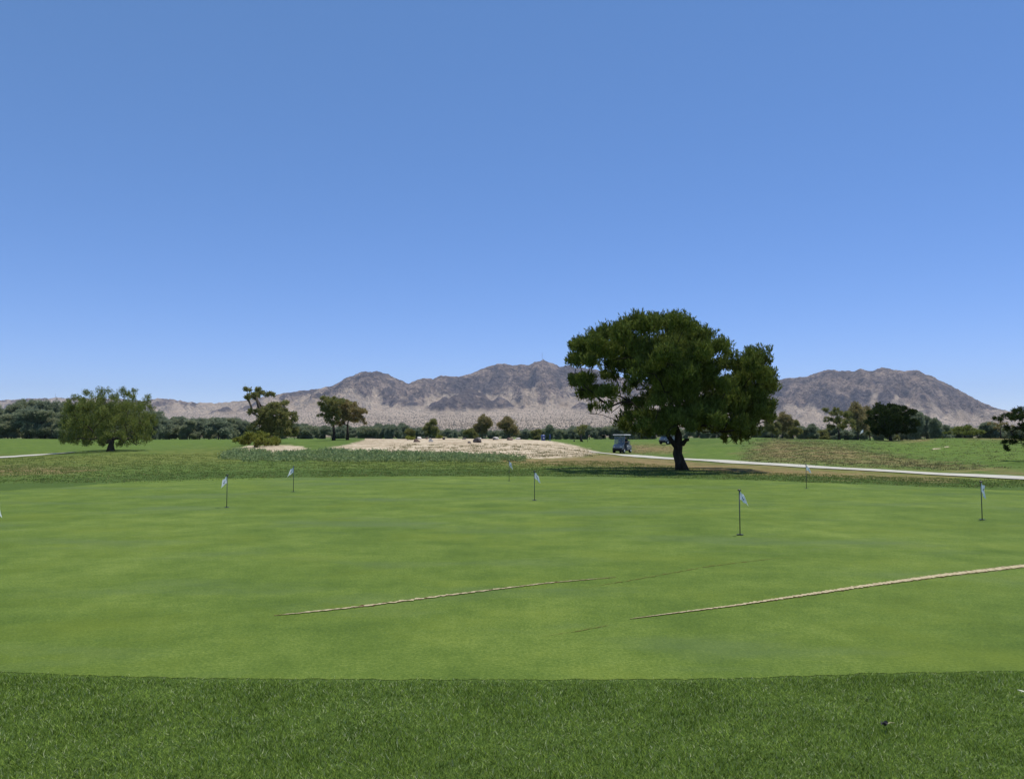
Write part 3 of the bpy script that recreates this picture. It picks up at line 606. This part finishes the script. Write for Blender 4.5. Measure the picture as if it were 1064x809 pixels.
for i, a in enumerate([(433,459.2,7,3.6,'rock_red','reddish brown rock, leftmost boulder on the sand mound'),(447.5,459,7,4.2,'rock_pale','whitish rock with a dark face right of the reddish rock'),(443,456,3,2,'rock_red','small reddish stone touching the whitish rock'),
        (461,456.6,4,2.6,'rock_dark','small dark rock on the crest right of the whitish rock'),(482.5,456.4,5,2.4,'rock_dark','small dark rock on the crest between whitish rock and big boulder'),(497,459.6,10,5,'rock_dark','largest dark boulder on the sand mound'),
        (488,460.2,4,2,'rock_dark','low dark stone against the left of the largest boulder'),(497,455.6,6,3,'rock_pale','pale rock just behind the largest boulder'),(515,456.7,6,3,'rock_pale','whitish rock on the crest right of the largest boulder'),(513,456.9,3,2.4,'rock_dark','dark stone in front of the whitish crest rock'),
        (530,457.3,7,3,'rock_red','reddish low rock on the crest under the wide browning tree'),(538,456.4,5,2.2,'rock_pale','pale flat rock, rightmost boulder on the sand crest'),(436,456.2,6,2.8,'rock_pale','pale peaked rock behind the reddish brown rock')]):
    boulder(*a, 300 + i)
t = px_tree('bush', 423.5, 458, 84, [(423,455,6,3.5),(428,456,4,2.5)], 2, 'yellowbush', 'bark2', .14, .05, 8, 60, 12, depth=.7, ncopy=2, trunk_px=[(423.5,458),(423.5,457),(423.5,456)], jit=.05)
tag(t, 'small yellow green bush on the sand left of the reddish rock', 'bush')
t = px_tree('bush', 456.5, 457, 86, [(456,454.5,5,3)], 2, 'yellowbush', 'bark2', .14, .05, 8, 80, 12, depth=.7, ncopy=2, trunk_px=[(456.5,457),(456.5,456.5),(456.5,456)], jit=.05)
tag(t, 'small yellow green bush on the sand crest right of the whitish rock', 'bush')

# ------------------------------------------------------------------ putting flags
M['pole'] = simple('dark_green_pole', (.05, .06, .06), .5, .1); M['cap'] = simple('black_plastic', (.012, .012, .014), .5, .1)
M['cloth'] = leafmat('white_flag_cloth', (.82, .84, .87), (.86, .87, .9), .45); M['navy'] = simple('navy_flag_print', (.02, .03, .09), .7, .1); M['cup'] = simple('white_cup', (.5, .5, .5), .5, .1)
def flag_cloth(seed, wdt=.20, hgt=.15, droop=.14):
    r_ = random.Random(seed); n = 17; V = []; fm = []
    ph = r_.uniform(0, 6)
    for i in range(n):
        for j in range(n):
            s = i / (n - 1); t = j / (n - 1)
            x = wdt * s * .70 * (.6 + .4 * t); y = .022 * math.sin(s * 9 + ph + t * 2.5) * s + .03 * s * math.sin(ph)
            z = -t * hgt - droop * s ** 1.15 * (.75 + .25 * t) - .008 * math.cos(s * 11 + ph)
            V.append((x, y - .05 * t * s, z))
    f = quads(n, n)
    for q in f:
        i, j = q[0] // n, q[0] % n; s = i / (n - 1); t = j / (n - 1)
        fm.append(1 if ((s - .5) / .13) ** 2 + ((t - .5) / .17) ** 2 < 1 and not (((s - .55) / .07) ** 2 + ((t - .45) / .08) ** 2 < 1) else 0)
    return mesh_np('flag', V, f, [M['cloth'], M['navy']], True, None, fm)
def putting_flag(px, py, ang, seed, label, wdt=.2, hgt=.15, droop=.13, H=.70):
    g = onground(px, py); root = empty('putting_flag', (g.x, g.y, g.z + .012), 0)
    MB().tube([(0, 0, -.06), (0, 0, H)], .0085, 8).build('pole', M['pole'], root, smooth=True)
    mb = MB(); mb.tube([(0, 0, H - .004), (0, 0, H + .012), (0, 0, H + .02)], [.028, .028, .014], 12); mb.build('cap', M['cap'], root)
    mb = MB(); mb.tube([(0, 0, .001), (0, 0, .004)], .056, 20); mb.build('cup', M['cap'], root)
    me = flag_cloth(seed, wdt, hgt, droop); o = link('flag', me, root, (0, 0, H - .01)); o.rotation_euler = (0, 0, ang)
    tag(root, label, 'putting flag', 'practice flags on the putting green'); return root
putting_flag(769, 556, R(-12), 1, 'putting flag nearest to the viewer, its white cloth hanging right of the pin', .19, .13, .10)
putting_flag(235.5, 527.3, R(172), 2, 'putting flag with white cloth blown to the left, left part of the green', .27, .15, .14)
putting_flag(304.8, 511, R(190), 3, 'small distant putting flag near the far edge, right of the left hand flag', .25, .15, .13)
putting_flag(529, 500, R(-20), 4, 'small distant putting flag left of and behind the central flag', .2, .16, .13)
putting_flag(555.4, 520, R(-10), 5, 'central putting flag with white cloth folded down to the right of its pin', .22, .15, .13)
putting_flag(838, 507.6, R(-15), 6, 'small distant putting flag against the pale cart path at right', .2, .13, .12)
putting_flag(1020.6, 540.3, R(-98), 7, 'putting flag near the right edge, its cloth bunched over the pin with a dark print', .28, .16, .12)
putting_flag(-9, 569, R(4), 8, 'putting flag at the very left edge, mostly out of view', .2, .14, .13)
# tall course flag far right
pf = P(897.2, 452, 100); z0 = gz1(pf.x, pf.y); root = empty('course_flag', (pf.x, pf.y, z0)); Hf = P(895, 445.6, 100).z - z0
MB().tube([(0, 0, -.1), (0, 0, Hf)], .013, 8).build('pole', M['pole'], root)
me = flag_cloth(12, .65, .38, .30); me.materials[1] = M['cloth']; link('flag', me, root, (0, 0, Hf - .02)).rotation_euler = (0, 0, R(178)); tag(root, 'white course flag on a tall stick before the reddish brown tree', 'golf flag')

# blue bin, blue ball washer, tee marker
M['blue'] = simple('blue_plastic', (.03, .06, .22), .5, .15); M['white'] = simple('white_paint', (.75, .75, .72), .5, .05); M['metal'] = simple('grey_metal', (.35, .35, .36), .45, .1, metal=.7)
g = P(564.3, 457.8, 96); z = gz1(g.x, g.y); root = empty('litter_bin', (g.x, g.y, z), R(15))
mb = MB(); mb.tube([(0, 0, 0), (0, 0, .04), (0, 0, .55), (0, 0, .58)], [.20, .22, .27, .27], 16); mb.build('body', M['blue'], root, smooth=False)
mb = MB(); mb.tube([(0, 0, .581), (0, 0, .63), (0, 0, .70), (0, 0, .73)], [.285, .285, .20, .06], 16); mb.build('lid', M['blue'], root)
MB().box((.0, -.262, .33), (.14, .03, .16), bev=.01).build('sign_plate', M['white'], root); tag(root, 'dark blue litter bin with a pale plate just behind the sand crest', 'litter bin')
g = P(571.5, 457.8, 96); z = gz1(g.x, g.y); root = empty('ball_washer', (g.x, g.y, z))
MB().tube([(0, 0, 0), (0, 0, .5)], .05, 10).build('post', M['blue'], root)
MB().box((0, 0, .64), (.16, .18, .30), bev=.03, taper=(.85, .85)).build('body', M['blue'], root); MB().tube([(0, 0, .79), (0, 0, .84), (0, 0, .86)], [.015, .03, .02], 10).build('handle', M['metal'], root)
tag(root, 'slim blue ball washer on a post right of the blue bin', 'ball washer')
for (px, lb) in ((596.6, 'small dark tee marker block on the fairway beside the sapling'), (610.5, 'thin dark stake on the fairway right of the sapling')):
    g = P(px, 459.6, 118); z = gz1(g.x, g.y)
    if px < 600: o = MB().box((0, 0, .12), (.22, .20, .24), bev=.03, taper=(.8, .8)).build('tee_marker', M['cap'], None, (g.x, g.y, z)); tag(o, lb, 'tee marker')
    else: o = MB().tube([(0, 0, -.1), (0, 0, .42), (0, 0, .45)], [.03, .03, .012], 8).build('stake', M['bark2'], None, (g.x, g.y, z)); tag(o, lb, 'stake')

# litter on the near grass
g = onground(920.5, 760.5, 2.5)
root = empty('dead_leaf', (g.x, g.y, .035), R(20))
n = 9; V = []
for i in range(n):
    for j in range(5):
        s = i / (n - 1); t = (j / 4 - .5) * 2; w = .017 * math.sin(math.pi * min(1, s * .95 + .05)) ** .8
        V.append((s * .045 - .03, t * w, .012 * t * t + .006 * math.sin(s * 9) + .004))
M['leafdark'] = simple('dead_leaf', (.035, .03, .035), .7, .4, 60); M['straw'] = simple('straw', (.42, .36, .20), .8, .2, 60)
link('blade', mesh_np('blade', V, quads(n, 5), M['leafdark'], True), root)
MB().tube([(.012, 0, .006), (.035, .004, .01), (.062, -.002, .006)], [.0022, .002, .001], 6).build('stem', M['straw'], root)
tag(root, 'dark curled dead leaf with a pale stem lying in the near grass at right', 'leaf')
g = onground(1061.5, 724, 2.5); n = 7; V = []
for i in range(n):
    for j in range(5):
        s = i / (n - 1); t = (j / 4 - .5) * 2; V.append((s * .05 - .02, t * .011 * math.sin(math.pi * (s * .9 + .05)), .035 + .006 * t * t - .01 * s))
M['petal'] = simple('pale_dry_leaf', (.72, .70, .55), .7, .15, 60)
o = link('pale_leaf', mesh_np('pale_leaf', V, quads(n, 5), M['petal'], True), None, (g.x, g.y, g.z)); o.rotation_euler = (0, 0, R(-25)); tag(o, 'pale dry leaf in the near grass at the right edge', 'leaf')

# ------------------------------------------------------------------ golf carts
M['cart'] = simple('cart_body_paint', (.22, .22, .24), .35, .05); M['seat'] = simple('cart_seat_vinyl', (.45, .42, .36), .6, .08); M['tyre'] = simple('tyre_rubber', (.015, .015, .016), .8, .2)
M['lamp'] = simple('headlamp_lens', (.7, .7, .68), .2, .05)
m, nt, N, B = newmat('windscreen_tint'); M['glass'] = m; B.inputs['Base Color'].default_value = (.30, .42, .50, 1); B.inputs['Roughness'].default_value = .08; B.inputs['Alpha'].default_value = .45
gn_ = noise(nt, 2, 2); nt.links.new(ramp(nt, gn_, [(.3, (.14, .19, .23)), (.7, (.20, .26, .30))]), B.inputs['Base Color'])
def make_cart():                            # drives towards -y
    r = empty('golf_cart', (0, 0, 0))
    mb = MB()
    mb.prism([(-1.15,.34),(-1.20,.55),(-1.08,.74),(-.80,.86),(-.66,.84),(-.60,.42),(-.60,.30),(-.95,.30)], -.50, .50, .04)
    mb.prism([(.05,.28),(.02,.62),(.14,.70),(.95,.74),(1.12,.66),(1.16,.42),(1.02,.30)], -.56, .56, .04)
    mb.build('body', M['cart'], r)
    mb = MB(); mb.box((0, -.28, .28), (1.12, .86, .08), bev=.02); mb.box((0, 0, .22), (.6, 1.9, .08)); mb.build('chassis', M['cap'], r)
    mb = MB(); mb.box((0, -1.22, .40), (1.0, .10, .16), bev=.03); mb.build('front_bumper', M['cap'], r)
    mb = MB(); mb.box((0, .34, .76), (1.05, .52, .13), bev=.05); mb.build('seat', M['seat'], r)
    mb = MB(); mb.box((0, .64, 1.02), (1.05, .10, .36), rot=Matrix.Rotation(-.15, 3, 'X'), bev=.04); mb.build('backrest', M['seat'], r)
    mb = MB(); mb.box((0, -.05, 1.79), (1.22, 1.75, .06), bev=.025, taper=(.95, .97)); mb.build('roof', M['white'], r)
    for sx in (-1, 1):
        MB().tube([(sx * .52, -.70, .82), (sx * .54, -.50, 1.77)], .018, 8).build('roof_post', M['metal'], r)
        MB().tube([(sx * .52, .80, .72), (sx * .54, .66, 1.77)], .018, 8).build('roof_post', M['metal'], r)
        mb = MB(); mb.box((sx * .36, -1.175, .62), (.18, .05, .09), bev=.02); mb.build('headlight', M['lamp'], r)
        for y in (-.82, .80):
            mb = MB(); x0, x1 = sorted((sx * .40, sx * .60)); mb.tube([(x0, y, .23), (x0 + .03, y, .23), (x1 - .03, y, .23), (x1, y, .23)], [.19, .23, .23, .19], 20)
            w = mb.build('wheel', M['tyre'], r); mb = MB(); xx = sx * .603; mb.tube([(xx - .02, y, .23), (xx + .012, y, .23)], [.125, .11], 14); mb.build('rim', M['white'], w)
    mb = MB(); mb.box((0, -.605, 1.29), (1.02, .012, .90), rot=Matrix.Rotation(-.205, 3, 'X')); mb.build('windscreen', M['glass'], r)
    mb = MB(); mb.tube([(.26, -.66, .80), (.26, -.36, 1.02)], .02, 8)
    mb.tube([(.26 + .17 * math.cos(a), -.36 + .17 * math.sin(a) * .55, 1.02 + .17 * math.sin(a) * .8) for a in np.linspace(0, 2 * math.pi, 17)], .014, 6); mb.build('steering_wheel', M['cap'], r)
    mb = MB(); mb.box((0, .98, .80), (.9, .30, .10), bev=.02); mb.build('bag_shelf', M['cap'], r)
    return r
cart = make_cart()
g = P(646.5, 471.2, 77); zc = gz1(g.x, g.y)
cart.location = (g.x, g.y, zc + .03); CA = R(-31); cart.rotation_euler = (0, 0, CA)
c2 = copy_tree(cart); g2 = P(694.5, 463.5, 96); c2.location = (g2.x, g2.y, gz1(g2.x, g2.y)); c2.rotation_euler = (0, 0, R(-50))
tag(cart, 'grey golf cart with pale roof and windscreen carrying two people on the cart path', 'golf cart', 'golf carts'); tag(c2, 'second golf cart farther off, mostly hidden behind the trunk of the tall pine', 'golf cart', 'golf carts')

# golf bag on the cart
M['bag'] = simple('bag_fabric', (.03, .03, .045), .8, .2)
M['skin'] = simple('skin', (.38, .22, .15), .6, .06); M['shirt_a'] = simple('dark_navy_shirt', (.02, .022, .045), .85, .2); M['shirt_b'] = simple('black_shirt', (.012, .012, .014), .85, .2); M['trousers'] = simple('dark_trousers', (.03, .03, .035), .85, .2); M['hat'] = simple('pale_cap', (.55, .55, .52), .8, .1); M['hair'] = simple('dark_hair', (.02, .014, .01), .8, .3)
def skin_mesh(name, verts, edges, radii, mat, parent, sub=1):
    me = bpy.data.meshes.new(name); me.from_pydata(verts, edges, []); me.update(); me.materials.append(mat)
    o = link(name, me, parent); md = o.modifiers.new('skin', 'SKIN'); md.use_smooth_shade = True
    for i, q in enumerate(radii): me.skin_vertices[0].data[i].radius = q if isinstance(q, tuple) else (q, q)
    me.skin_vertices[0].data[0].use_root = True
    s_ = o.modifiers.new('sub', 'SUBSURF'); s_.levels = sub; s_.render_levels = sub; return o
def seated(loc, rz, shirt, hat, drive, label):
    r = empty('person', loc, rz)            # faces -y, pelvis at seat height (.83), feet on the cart floor (.33)
    V = [(0,.30,.90),(0,.32,1.10),(0,.30,1.27),(0,.28,1.36),(0,.25,1.41)]; E = [(0,1),(1,2),(2,3),(3,4)]; Rr = [(.16,.13),(.15,.12),(.17,.11),(.06,.06),(.055,.055)]
    def chain(start, pts):
        p = start
        for q, rad in pts: V.append(q); Rr.append(rad); E.append((p, len(V) - 1)); p = len(V) - 1
        return p
    for s in (-1, 1):
        hand = (s * .13 if drive else s * .14, -.20 if drive else .02, 1.08 if drive else .94)
        e = chain(2, [((s*.17,.30,1.31),.06),((s*.24,.20,1.10),.047),(((s*.24+hand[0])/2,(.2+hand[1])/2,(1.08+hand[2])/2),.038),(hand,.03)])
        for fi in range(4):                 # fingers curled round the wheel / on the thigh
            fx = hand[0] + s * (.03 - .02 * fi); chain(e, [((fx,hand[1]-.05,hand[2]+.005),.010),((fx,hand[1]-.085,hand[2]-.012),.009),((fx,hand[1]-.08,hand[2]-.035),.008)])
        chain(e, [((hand[0]-s*.045,hand[1]-.02,hand[2]+.01),.011),((hand[0]-s*.05,hand[1]-.05,hand[2]+.0),.009)])
        chain(0, [((s*.10,.18,.89),.085),((s*.13,-.16,.90),.065),((s*.13,-.20,.66),.055),((s*.13,-.19,.42),.042),((s*.13,-.30,.375),.04)])
    skin_mesh('body', V, E, Rr, M['skin'], r)
    bm = bmesh.new(); bmesh.ops.create_uvsphere(bm, u_segments=20, v_segments=14, radius=1)
    for v in bm.verts:
        x, y, z = v.co; fx = .076 * (1 - .18 * max(0, -z)); v.co = (x * fx, y * .095 + .23, z * .118 + 1.53)
        if y < -.85 and abs(x) < .3 and -.35 < z < .1: v.co.y -= .018      # nose
        if abs(x) > .9 and abs(z) < .3 and abs(y) < .4: v.co.x *= 1.12       # ears
        if y < -.7 and .05 < z < .35 and .2 < abs(x) < .6: v.co.y += .008    # eye sockets
    me = bpy.data.meshes.new('head'); bm.to_mesh(me); bm.free(); me.materials.append(M['skin']); me.polygons.foreach_set('use_smooth', np.ones(len(me.polygons), bool)); hd = link('head', me, r)
    bm = bmesh.new(); bmesh.ops.create_uvsphere(bm, u_segments=20, v_segments=12, radius=1)
    for v in bm.verts:
        x, y, z = v.co; v.co = (x * .083, y * .102 + .235, max(z, -.35 if y > .1 else .25) * .122 + 1.54)
    me = bpy.data.meshes.new('hair'); bm.to_mesh(me); bm.free(); me.materials.append(hat); link('cap' if hat == M['hat'] else 'hair', me, r)
    if hat == M['hat']: MB().box((0, .115, 1.578), (.13, .10, .012), bev=.004).build('cap_peak', hat, r)
    for sx in (-1, 1): MB().tube([(sx * .028, .143, 1.535), (sx * .028, .138, 1.535)], .009, 8).build('eye', M['cap'], r)
    MB().box((0, .147, 1.47), (.045, .006, .008)).build('mouth', M['rock_red'], r)
    V = [(0,.30,.88),(0,.32,1.10),(0,.30,1.27),(0,.285,1.35)]; E = [(0,1),(1,2),(2,3)]; Rr = [(.175,.145),(.165,.135),(.185,.125),(.075,.075)]
    for s in (-1, 1):
        a = len(V); V += [(s*.17,.30,1.31),(s*.225,.22,1.16)]; Rr += [.072,.062]; E += [(2, a), (a, a + 1)]
    skin_mesh('shirt', V, E, Rr, shirt, r)
    V = [(0,.28,.88)]; Rr = [(.165,.13)]; E = []
    for s in (-1, 1):
        a = len(V); V += [(s*.10,.18,.89),(s*.13,-.16,.90),(s*.13,-.20,.66),(s*.13,-.19,.44)]; Rr += [.095,.078,.066,.055]; E += [(0,a),(a,a+1),(a+1,a+2),(a+2,a+3)]
    skin_mesh('trousers', V, E, Rr, M['trousers'], r)
    for s in (-1, 1): MB().box((s*.13, -.26, .36), (.10, .28, .085), bev=.03).build('shoe', M['cap'], r)
    tag(r, label, 'person'); return r
rotm = Matrix.Rotation(CA, 3, 'Z')
for sx, sh, ht, dr, lb in ((.26, 'shirt_b', 'hair', True, 'person in dark clothes driving the golf cart, hands on the steering wheel'), (-.26, 'shirt_a', 'hat', False, 'person in a dark shirt and pale cap riding beside the driver')):
    w = cart.location + rotm @ Vector((sx, 0, 0)); seated(w, CA, M[sh], M[ht], dr, lb)

# ------------------------------------------------------------------ mountains
SKY = np.array([(-700,425),(-400,420),(-150,417),(0,416),(30,414.5),(60,413.5),(100,414),(130,415),(148,417.2),(158,415),(168,414.2),(180,415.2),(192,417.6),(210,419),(228,419.3),(245,417.4),(262,414.6),(275,412.4),(300,408),(322,404.8),(335,403.4),(345,401),(353,397),(362,391.5),(372,387.6),(382,386),(394,386.2),(404,389.5),(414,394.6),(424,399),(431,396.3),(441,393),(449,394.3),(458,390.6),(468,391.6),(480,390.5),(490,388.2),(500,383.8),(510,380.3),(519,377.9),(527,378),(533,380.3),(541,379),(551,378.3),(559,375.4),(566,374.4),(575,377.3),(582,381),(592,379.8),(602,382),(620,384),(650,393),(700,402),(750,403),(780,399),(800,396),(820,393),(840,391.2),(850,387.5),(858,384.8),(866,384.3),(876,385.5),(886,386),(896,383.4),(906,386),(918,382.4),(928,384.2),(940,385.6),(955,385),(968,390),(985,399),(1005,410),(1020,418),(1035,424),(1048,428),(1080,431),(1200,436),(1500,440)])
uu = np.linspace(-.95, .95, 1600); yy = np.concatenate([np.geomspace(1100, 2800, 90)[:-1], np.linspace(2800, 5400, 300)[:-1], np.geomspace(5400, 9000, 40)])
U, YY = np.meshgrid(uu, yy, indexing='ij'); XX = U * YY; PXm = 532 + F * U
D = 4900 + 250 * np.sin(U * 5) - 500 * sm(.25, .45, U) + 500 * sm(-.40, -.55, U)
D = D + 160 * pn(XX / 900, XX * 0 + 3.3, 50)
S = (HZ - np.interp(PXm, SKY[:, 0], SKY[:, 1])) * D / F + EYE
S = S + 7 * (fbm(XX / 70, XX * 0 + 1.7, 4, 52, True) - .3) * sm(60, 200, S)
fan = 150 * sm(0, 1, (YY - 1100) / 5200) ** .9 * 1.25
fan = np.where(fan > 0, (np.clip((YY - 1150) / 3300, 0, 1.3)) ** 1.55 * (150 + 16 * np.sin(U * 4 + 1.2) - 62 * sm(.12, .36, U) - 30 * sm(-.25, -.5, U)), 0)
t = (D - YY)
spur = fbm(XX / 520, YY / 1400, 4, 60, True); spur2 = fbm(XX / 170, YY / 330, 4, 64, True)
Wf = 300 + S * 1.75
q = np.clip(t / (Wf * (1 + .45 * spur)), 0, 1); qb = np.clip(-t / 1500, 0, 1)
ridge = np.where(t > 0, S * ((1 - q) ** 1.25 * .72 + .28 * np.clip(1 - q * 1.7, 0, 1)), S * (1 - sm(0, 1, qb)) )
amp = 42 * np.clip(t / 260, 0, 1) * np.clip(ridge / 100, 0, 1)
ridge = ridge + amp * (spur2 - .35) * 1.9 + amp * 1.6 * (spur - .3)
ridge += 11.0 * (fbm(XX / 75, YY / 75, 3, 80, True) - .3) * np.clip(ridge / 60, 0, 1)
def hill(cx, top, Yh, wx, wy, k=1.2):
    x0 = (cx - 532) / F * Yh; h = (HZ - top) * Yh / F; r = np.hypot((XX - x0) / wx, (YY - Yh) / wy)
    r = r * (1 + .75 * fbm(XX / 160, YY / 220, 4, 90)) - .05; return h * np.clip(1 - r, 0, 1) ** k, (r < 1)
hh = np.full(XX.shape, -50.0)
for a in [(487,405,3900,330,560,.9),(462,413,3900,170,300,1),(520,414,3950,250,420,1),(604,418.5,3800,190,300,1),(566,409.5,4250,120,260,1),(268,417,4400,200,420,1.1),(235,424,4200,190,380,1.1),(428,411,4300,200,380,1.0),(300,411,4500,160,400,1.1),(870,424,4000,260,300,1.2),(168,416,5600,260,500,1),(645,436,3000,90,120,1)]:
    z, _ = hill(*a); hh = np.maximum(hh, z + 14 * fbm(XX / 110, YY / 160, 4, 95, True) * (z > 2) * np.clip(z / 40, 0, 1))
rk = np.maximum(ridge, hh)
Hm = np.maximum(fan, rk); kk = 12.0; Hm = fan + kk * np.log1p(np.exp(np.clip((rk - fan) / kk, -30, 30)))
Hm = np.where((YY > 1200), Hm, Hm) - 2.0 + 1.2 * fbm(XX / 90, YY / 90, 3, 97) - 6 * sm(1350, 1100, YY)
Hm = np.where(t < -200, np.maximum(Hm * (1 - sm(5600, 8800, YY)), -3), Hm)
steep = (rk - fan); gy_, gx_ = np.gradient(Hm, axis=1), np.gradient(Hm, axis=0)
big_ = fbm(XX / 260, YY / 420, 4, 99); det = fbm(XX / 45, YY / 80, 4, 101)
hillr = hh - fan; rockm = sm(-8, 22, np.maximum(ridge - fan - 62 + 120 * big_ + 60 * det, hillr - 8 + 26 * det))
gul = sm(.15, -.25, spur2 + .5 * spur) * sm(400, 150, Hm) ; rockm = rockm * (1 - .55 * gul * (steep < 120))
darkm = np.where(hh > ridge, 1.0, 0) * sm(0, 25, hh - fan) ; darkm = np.maximum(darkm * sm(-.3, .1, det), .85 * sm(.02, .25, fbm(XX / 220, YY / 300, 5, 103) + .35 * det) * rockm)
road = np.zeros_like(XX)
m, nt, N, B = newmat('mountain_rock_and_sand'); M['mtn'] = m
nA = noise(nt, .010, 6, .7); nB = noise(nt, .045, 5, .75); nC = noise(nt, .0035, 4, .6)
rock = ramp(nt, math_(nt, 'ADD', math_(nt, 'MULTIPLY', nA, .5), math_(nt, 'MULTIPLY', nB, .5)), [(.41, (.085, .065, .055)), (.5, (.235, .178, .138)), (.59, (.44, .33, .245))])
drk = ramp(nt, nB, [(.35, (.060, .050, .052)), (.65, (.19, .150, .128))])
snd = ramp(nt, math_(nt, 'ADD', math_(nt, 'MULTIPLY', nA, .5), math_(nt, 'MULTIPLY', nC, .5)), [(.38, (.41, .315, .22)), (.62, (.64, .51, .375))])
c = mixc(nt, attr(nt, 'rock'), snd, mixc(nt, attr(nt, 'dark'), rock, drk))
nt.links.new(c, B.inputs['Base Color']); B.inputs['Roughness'].default_value = 1; B.inputs['Specular IOR Level'].default_value = .05
bump(nt, math_(nt, 'ADD', nB, math_(nt, 'MULTIPLY', nA, 2.0)), B, 1.0, 30.0)
Vm = np.stack([XX.ravel(), YY.ravel(), Hm.ravel()], -1)
tag(link('mountains', mesh_np('mountains', Vm, quads(len(uu), len(yy)), M['mtn'], True, dict(rock=rockm.ravel(), dark=darkm.ravel()))), 'bare desert mountains with pale sandy fans at their feet', kind='structure')
def mh(x, y):
    i = np.clip(np.searchsorted(uu, x / y), 0, len(uu) - 1); j = np.clip(np.searchsorted(yy, y), 0, len(yy) - 1); return Hm[i, j]
# desert scrub dotted over the fans
n = 34000; ys = 1250 * (4900 / 1250) ** rng.random(n); xs = rng.uniform(-.72, .72, n) * ys; zs = mh(xs, ys)
i = np.clip(np.searchsorted(uu, xs / ys), 0, len(uu) - 1); j = np.clip(np.searchsorted(yy, ys), 0, len(yy) - 1)
keep = (rng.random(n) > rockm[i, j] * .8) & (zs > -3); xs, ys, zs = xs[keep], ys[keep], zs[keep]; n = len(xs)
s_ = rng.uniform(.9, 2.1, n) * (.7 + .3 * ys / 3500); ang = rng.uniform(0, 6.28, n); base = np.stack([xs, ys, zs - .6], -1); V = []
for k_ in range(4): V.append(base + np.stack([np.cos(ang + k_ * 1.571) * s_ * 1.1, np.sin(ang + k_ * 1.571) * s_ * 1.1, s_ * .9], -1))
V.append(base + np.stack([s_ * 0, s_ * 0, s_ * 2.0], -1)); V.append(base); V = np.stack(V, 1).reshape(-1, 3)
b = np.arange(n)[:, None] * 6; f = np.concatenate([np.concatenate([b + k_, b + (k_ + 1) % 4, b + 4], 1) for k_ in range(4)] + [np.concatenate([b + (k_ + 1) % 4, b + k_, b + 5], 1) for k_ in range(4)])
tag(link('desert_scrub', mesh_np('desert_scrub', V, f, M['scrub'])), 'desert scrub dotted over the sandy slopes', 'scrub', kind='stuff')
# radio masts on the summits
def mast(px, Ym, h, label):
    x = (px - 532) / F * Ym
    ys_ = np.linspace(Ym - 900, Ym + 500, 300); z_ = mh(ys_ * (px - 532) / F, ys_); k_ = np.argmax((z_ - EYE) / ys_); yv = ys_[k_]; x = (px - 532) / F * yv
    root = empty('radio_mast', (x, yv, z_[k_] - 2)); mb = MB()
    for a in range(3): mb.tube([(2.2 * math.cos(a * 2.1), 2.2 * math.sin(a * 2.1), 0), (.5 * math.cos(a * 2.1), .5 * math.sin(a * 2.1), h)], .35, 4)
    for q_ in range(1, 8): mb.box((0, 0, h * q_ / 8), (4 - .4 * q_, 4 - .4 * q_, .4))
    mb.build('lattice', M['metal'], root)
    mb = MB(); mb.box((8, 0, 3), (9, 6, 5)); mb.build('hut', M['metal'], root); tag(root, label, 'radio mast')
mast(563.5, 4900, 50, 'thin radio mast on the highest summit'); mast(57, 5300, 30, 'small mast on the low ridge at far left')

# ------------------------------------------------------------------ light, sky, air
az = math.atan2(.13, .12); el = R(75)
sun = bpy.data.lights.new('sun', 'SUN'); so = bpy.data.objects.new('sun', sun); COL.objects.link(so); sun.energy = 4.9; sun.angle = R(.53); sun.color = (1, .96, .90)
d = Vector((math.sin(az) * math.cos(el), math.cos(az) * math.cos(el), math.sin(el))); so.rotation_euler = d.to_track_quat('Z', 'Y').to_euler()
w = bpy.data.worlds.new('World'); scene.world = w; w.use_nodes = True; nt = w.node_tree; bg = nt.nodes['Background']
sk = nt.nodes.new('ShaderNodeTexSky'); sk.sky_type = 'NISHITA'; sk.sun_disc = False; sk.sun_elevation = el; sk.sun_rotation = az
sk.altitude = 900; sk.air_density = .8; sk.dust_density = 0; sk.ozone_density = 1.6
hs = nt.nodes.new('ShaderNodeHueSaturation'); hs.inputs['Saturation'].default_value = 1.28; hs.inputs['Hue'].default_value = .506; nt.links.new(sk.outputs[0], hs.inputs['Color']); mm = mixc(nt, 1.0, hs.outputs[0], (.72, .66, .91), 'MULTIPLY'); mm = mixc(nt, 1.0, mm, (.445, .80, .547), 'ADD'); nt.links.new(mm, bg.inputs[0]); bg.inputs[1].default_value = .15
# haze
m = bpy.data.materials.new('haze_air'); m.use_nodes = True; nt = m.node_tree; nt.nodes.remove(nt.nodes['Principled BSDF']); pv = nt.nodes.new('ShaderNodeVolumePrincipled')
pv.inputs['Color'].default_value = (.60, .76, 1, 1); pv.inputs['Density'].default_value = 5e-5; nt.links.new(pv.outputs[0], nt.nodes['Material Output'].inputs['Volume']); M['haze'] = m
o = MB().box((0, 4500, 320), (22000, 11000, 656)).build('haze', M['haze']); o['kind'] = 'stuff'; o['label'] = 'thin blue haze in the air'
scene.view_settings.view_transform = 'Standard'; scene.view_settings.look = 'None'; scene.view_settings.gamma = 1; scene.view_settings.exposure = 0.0
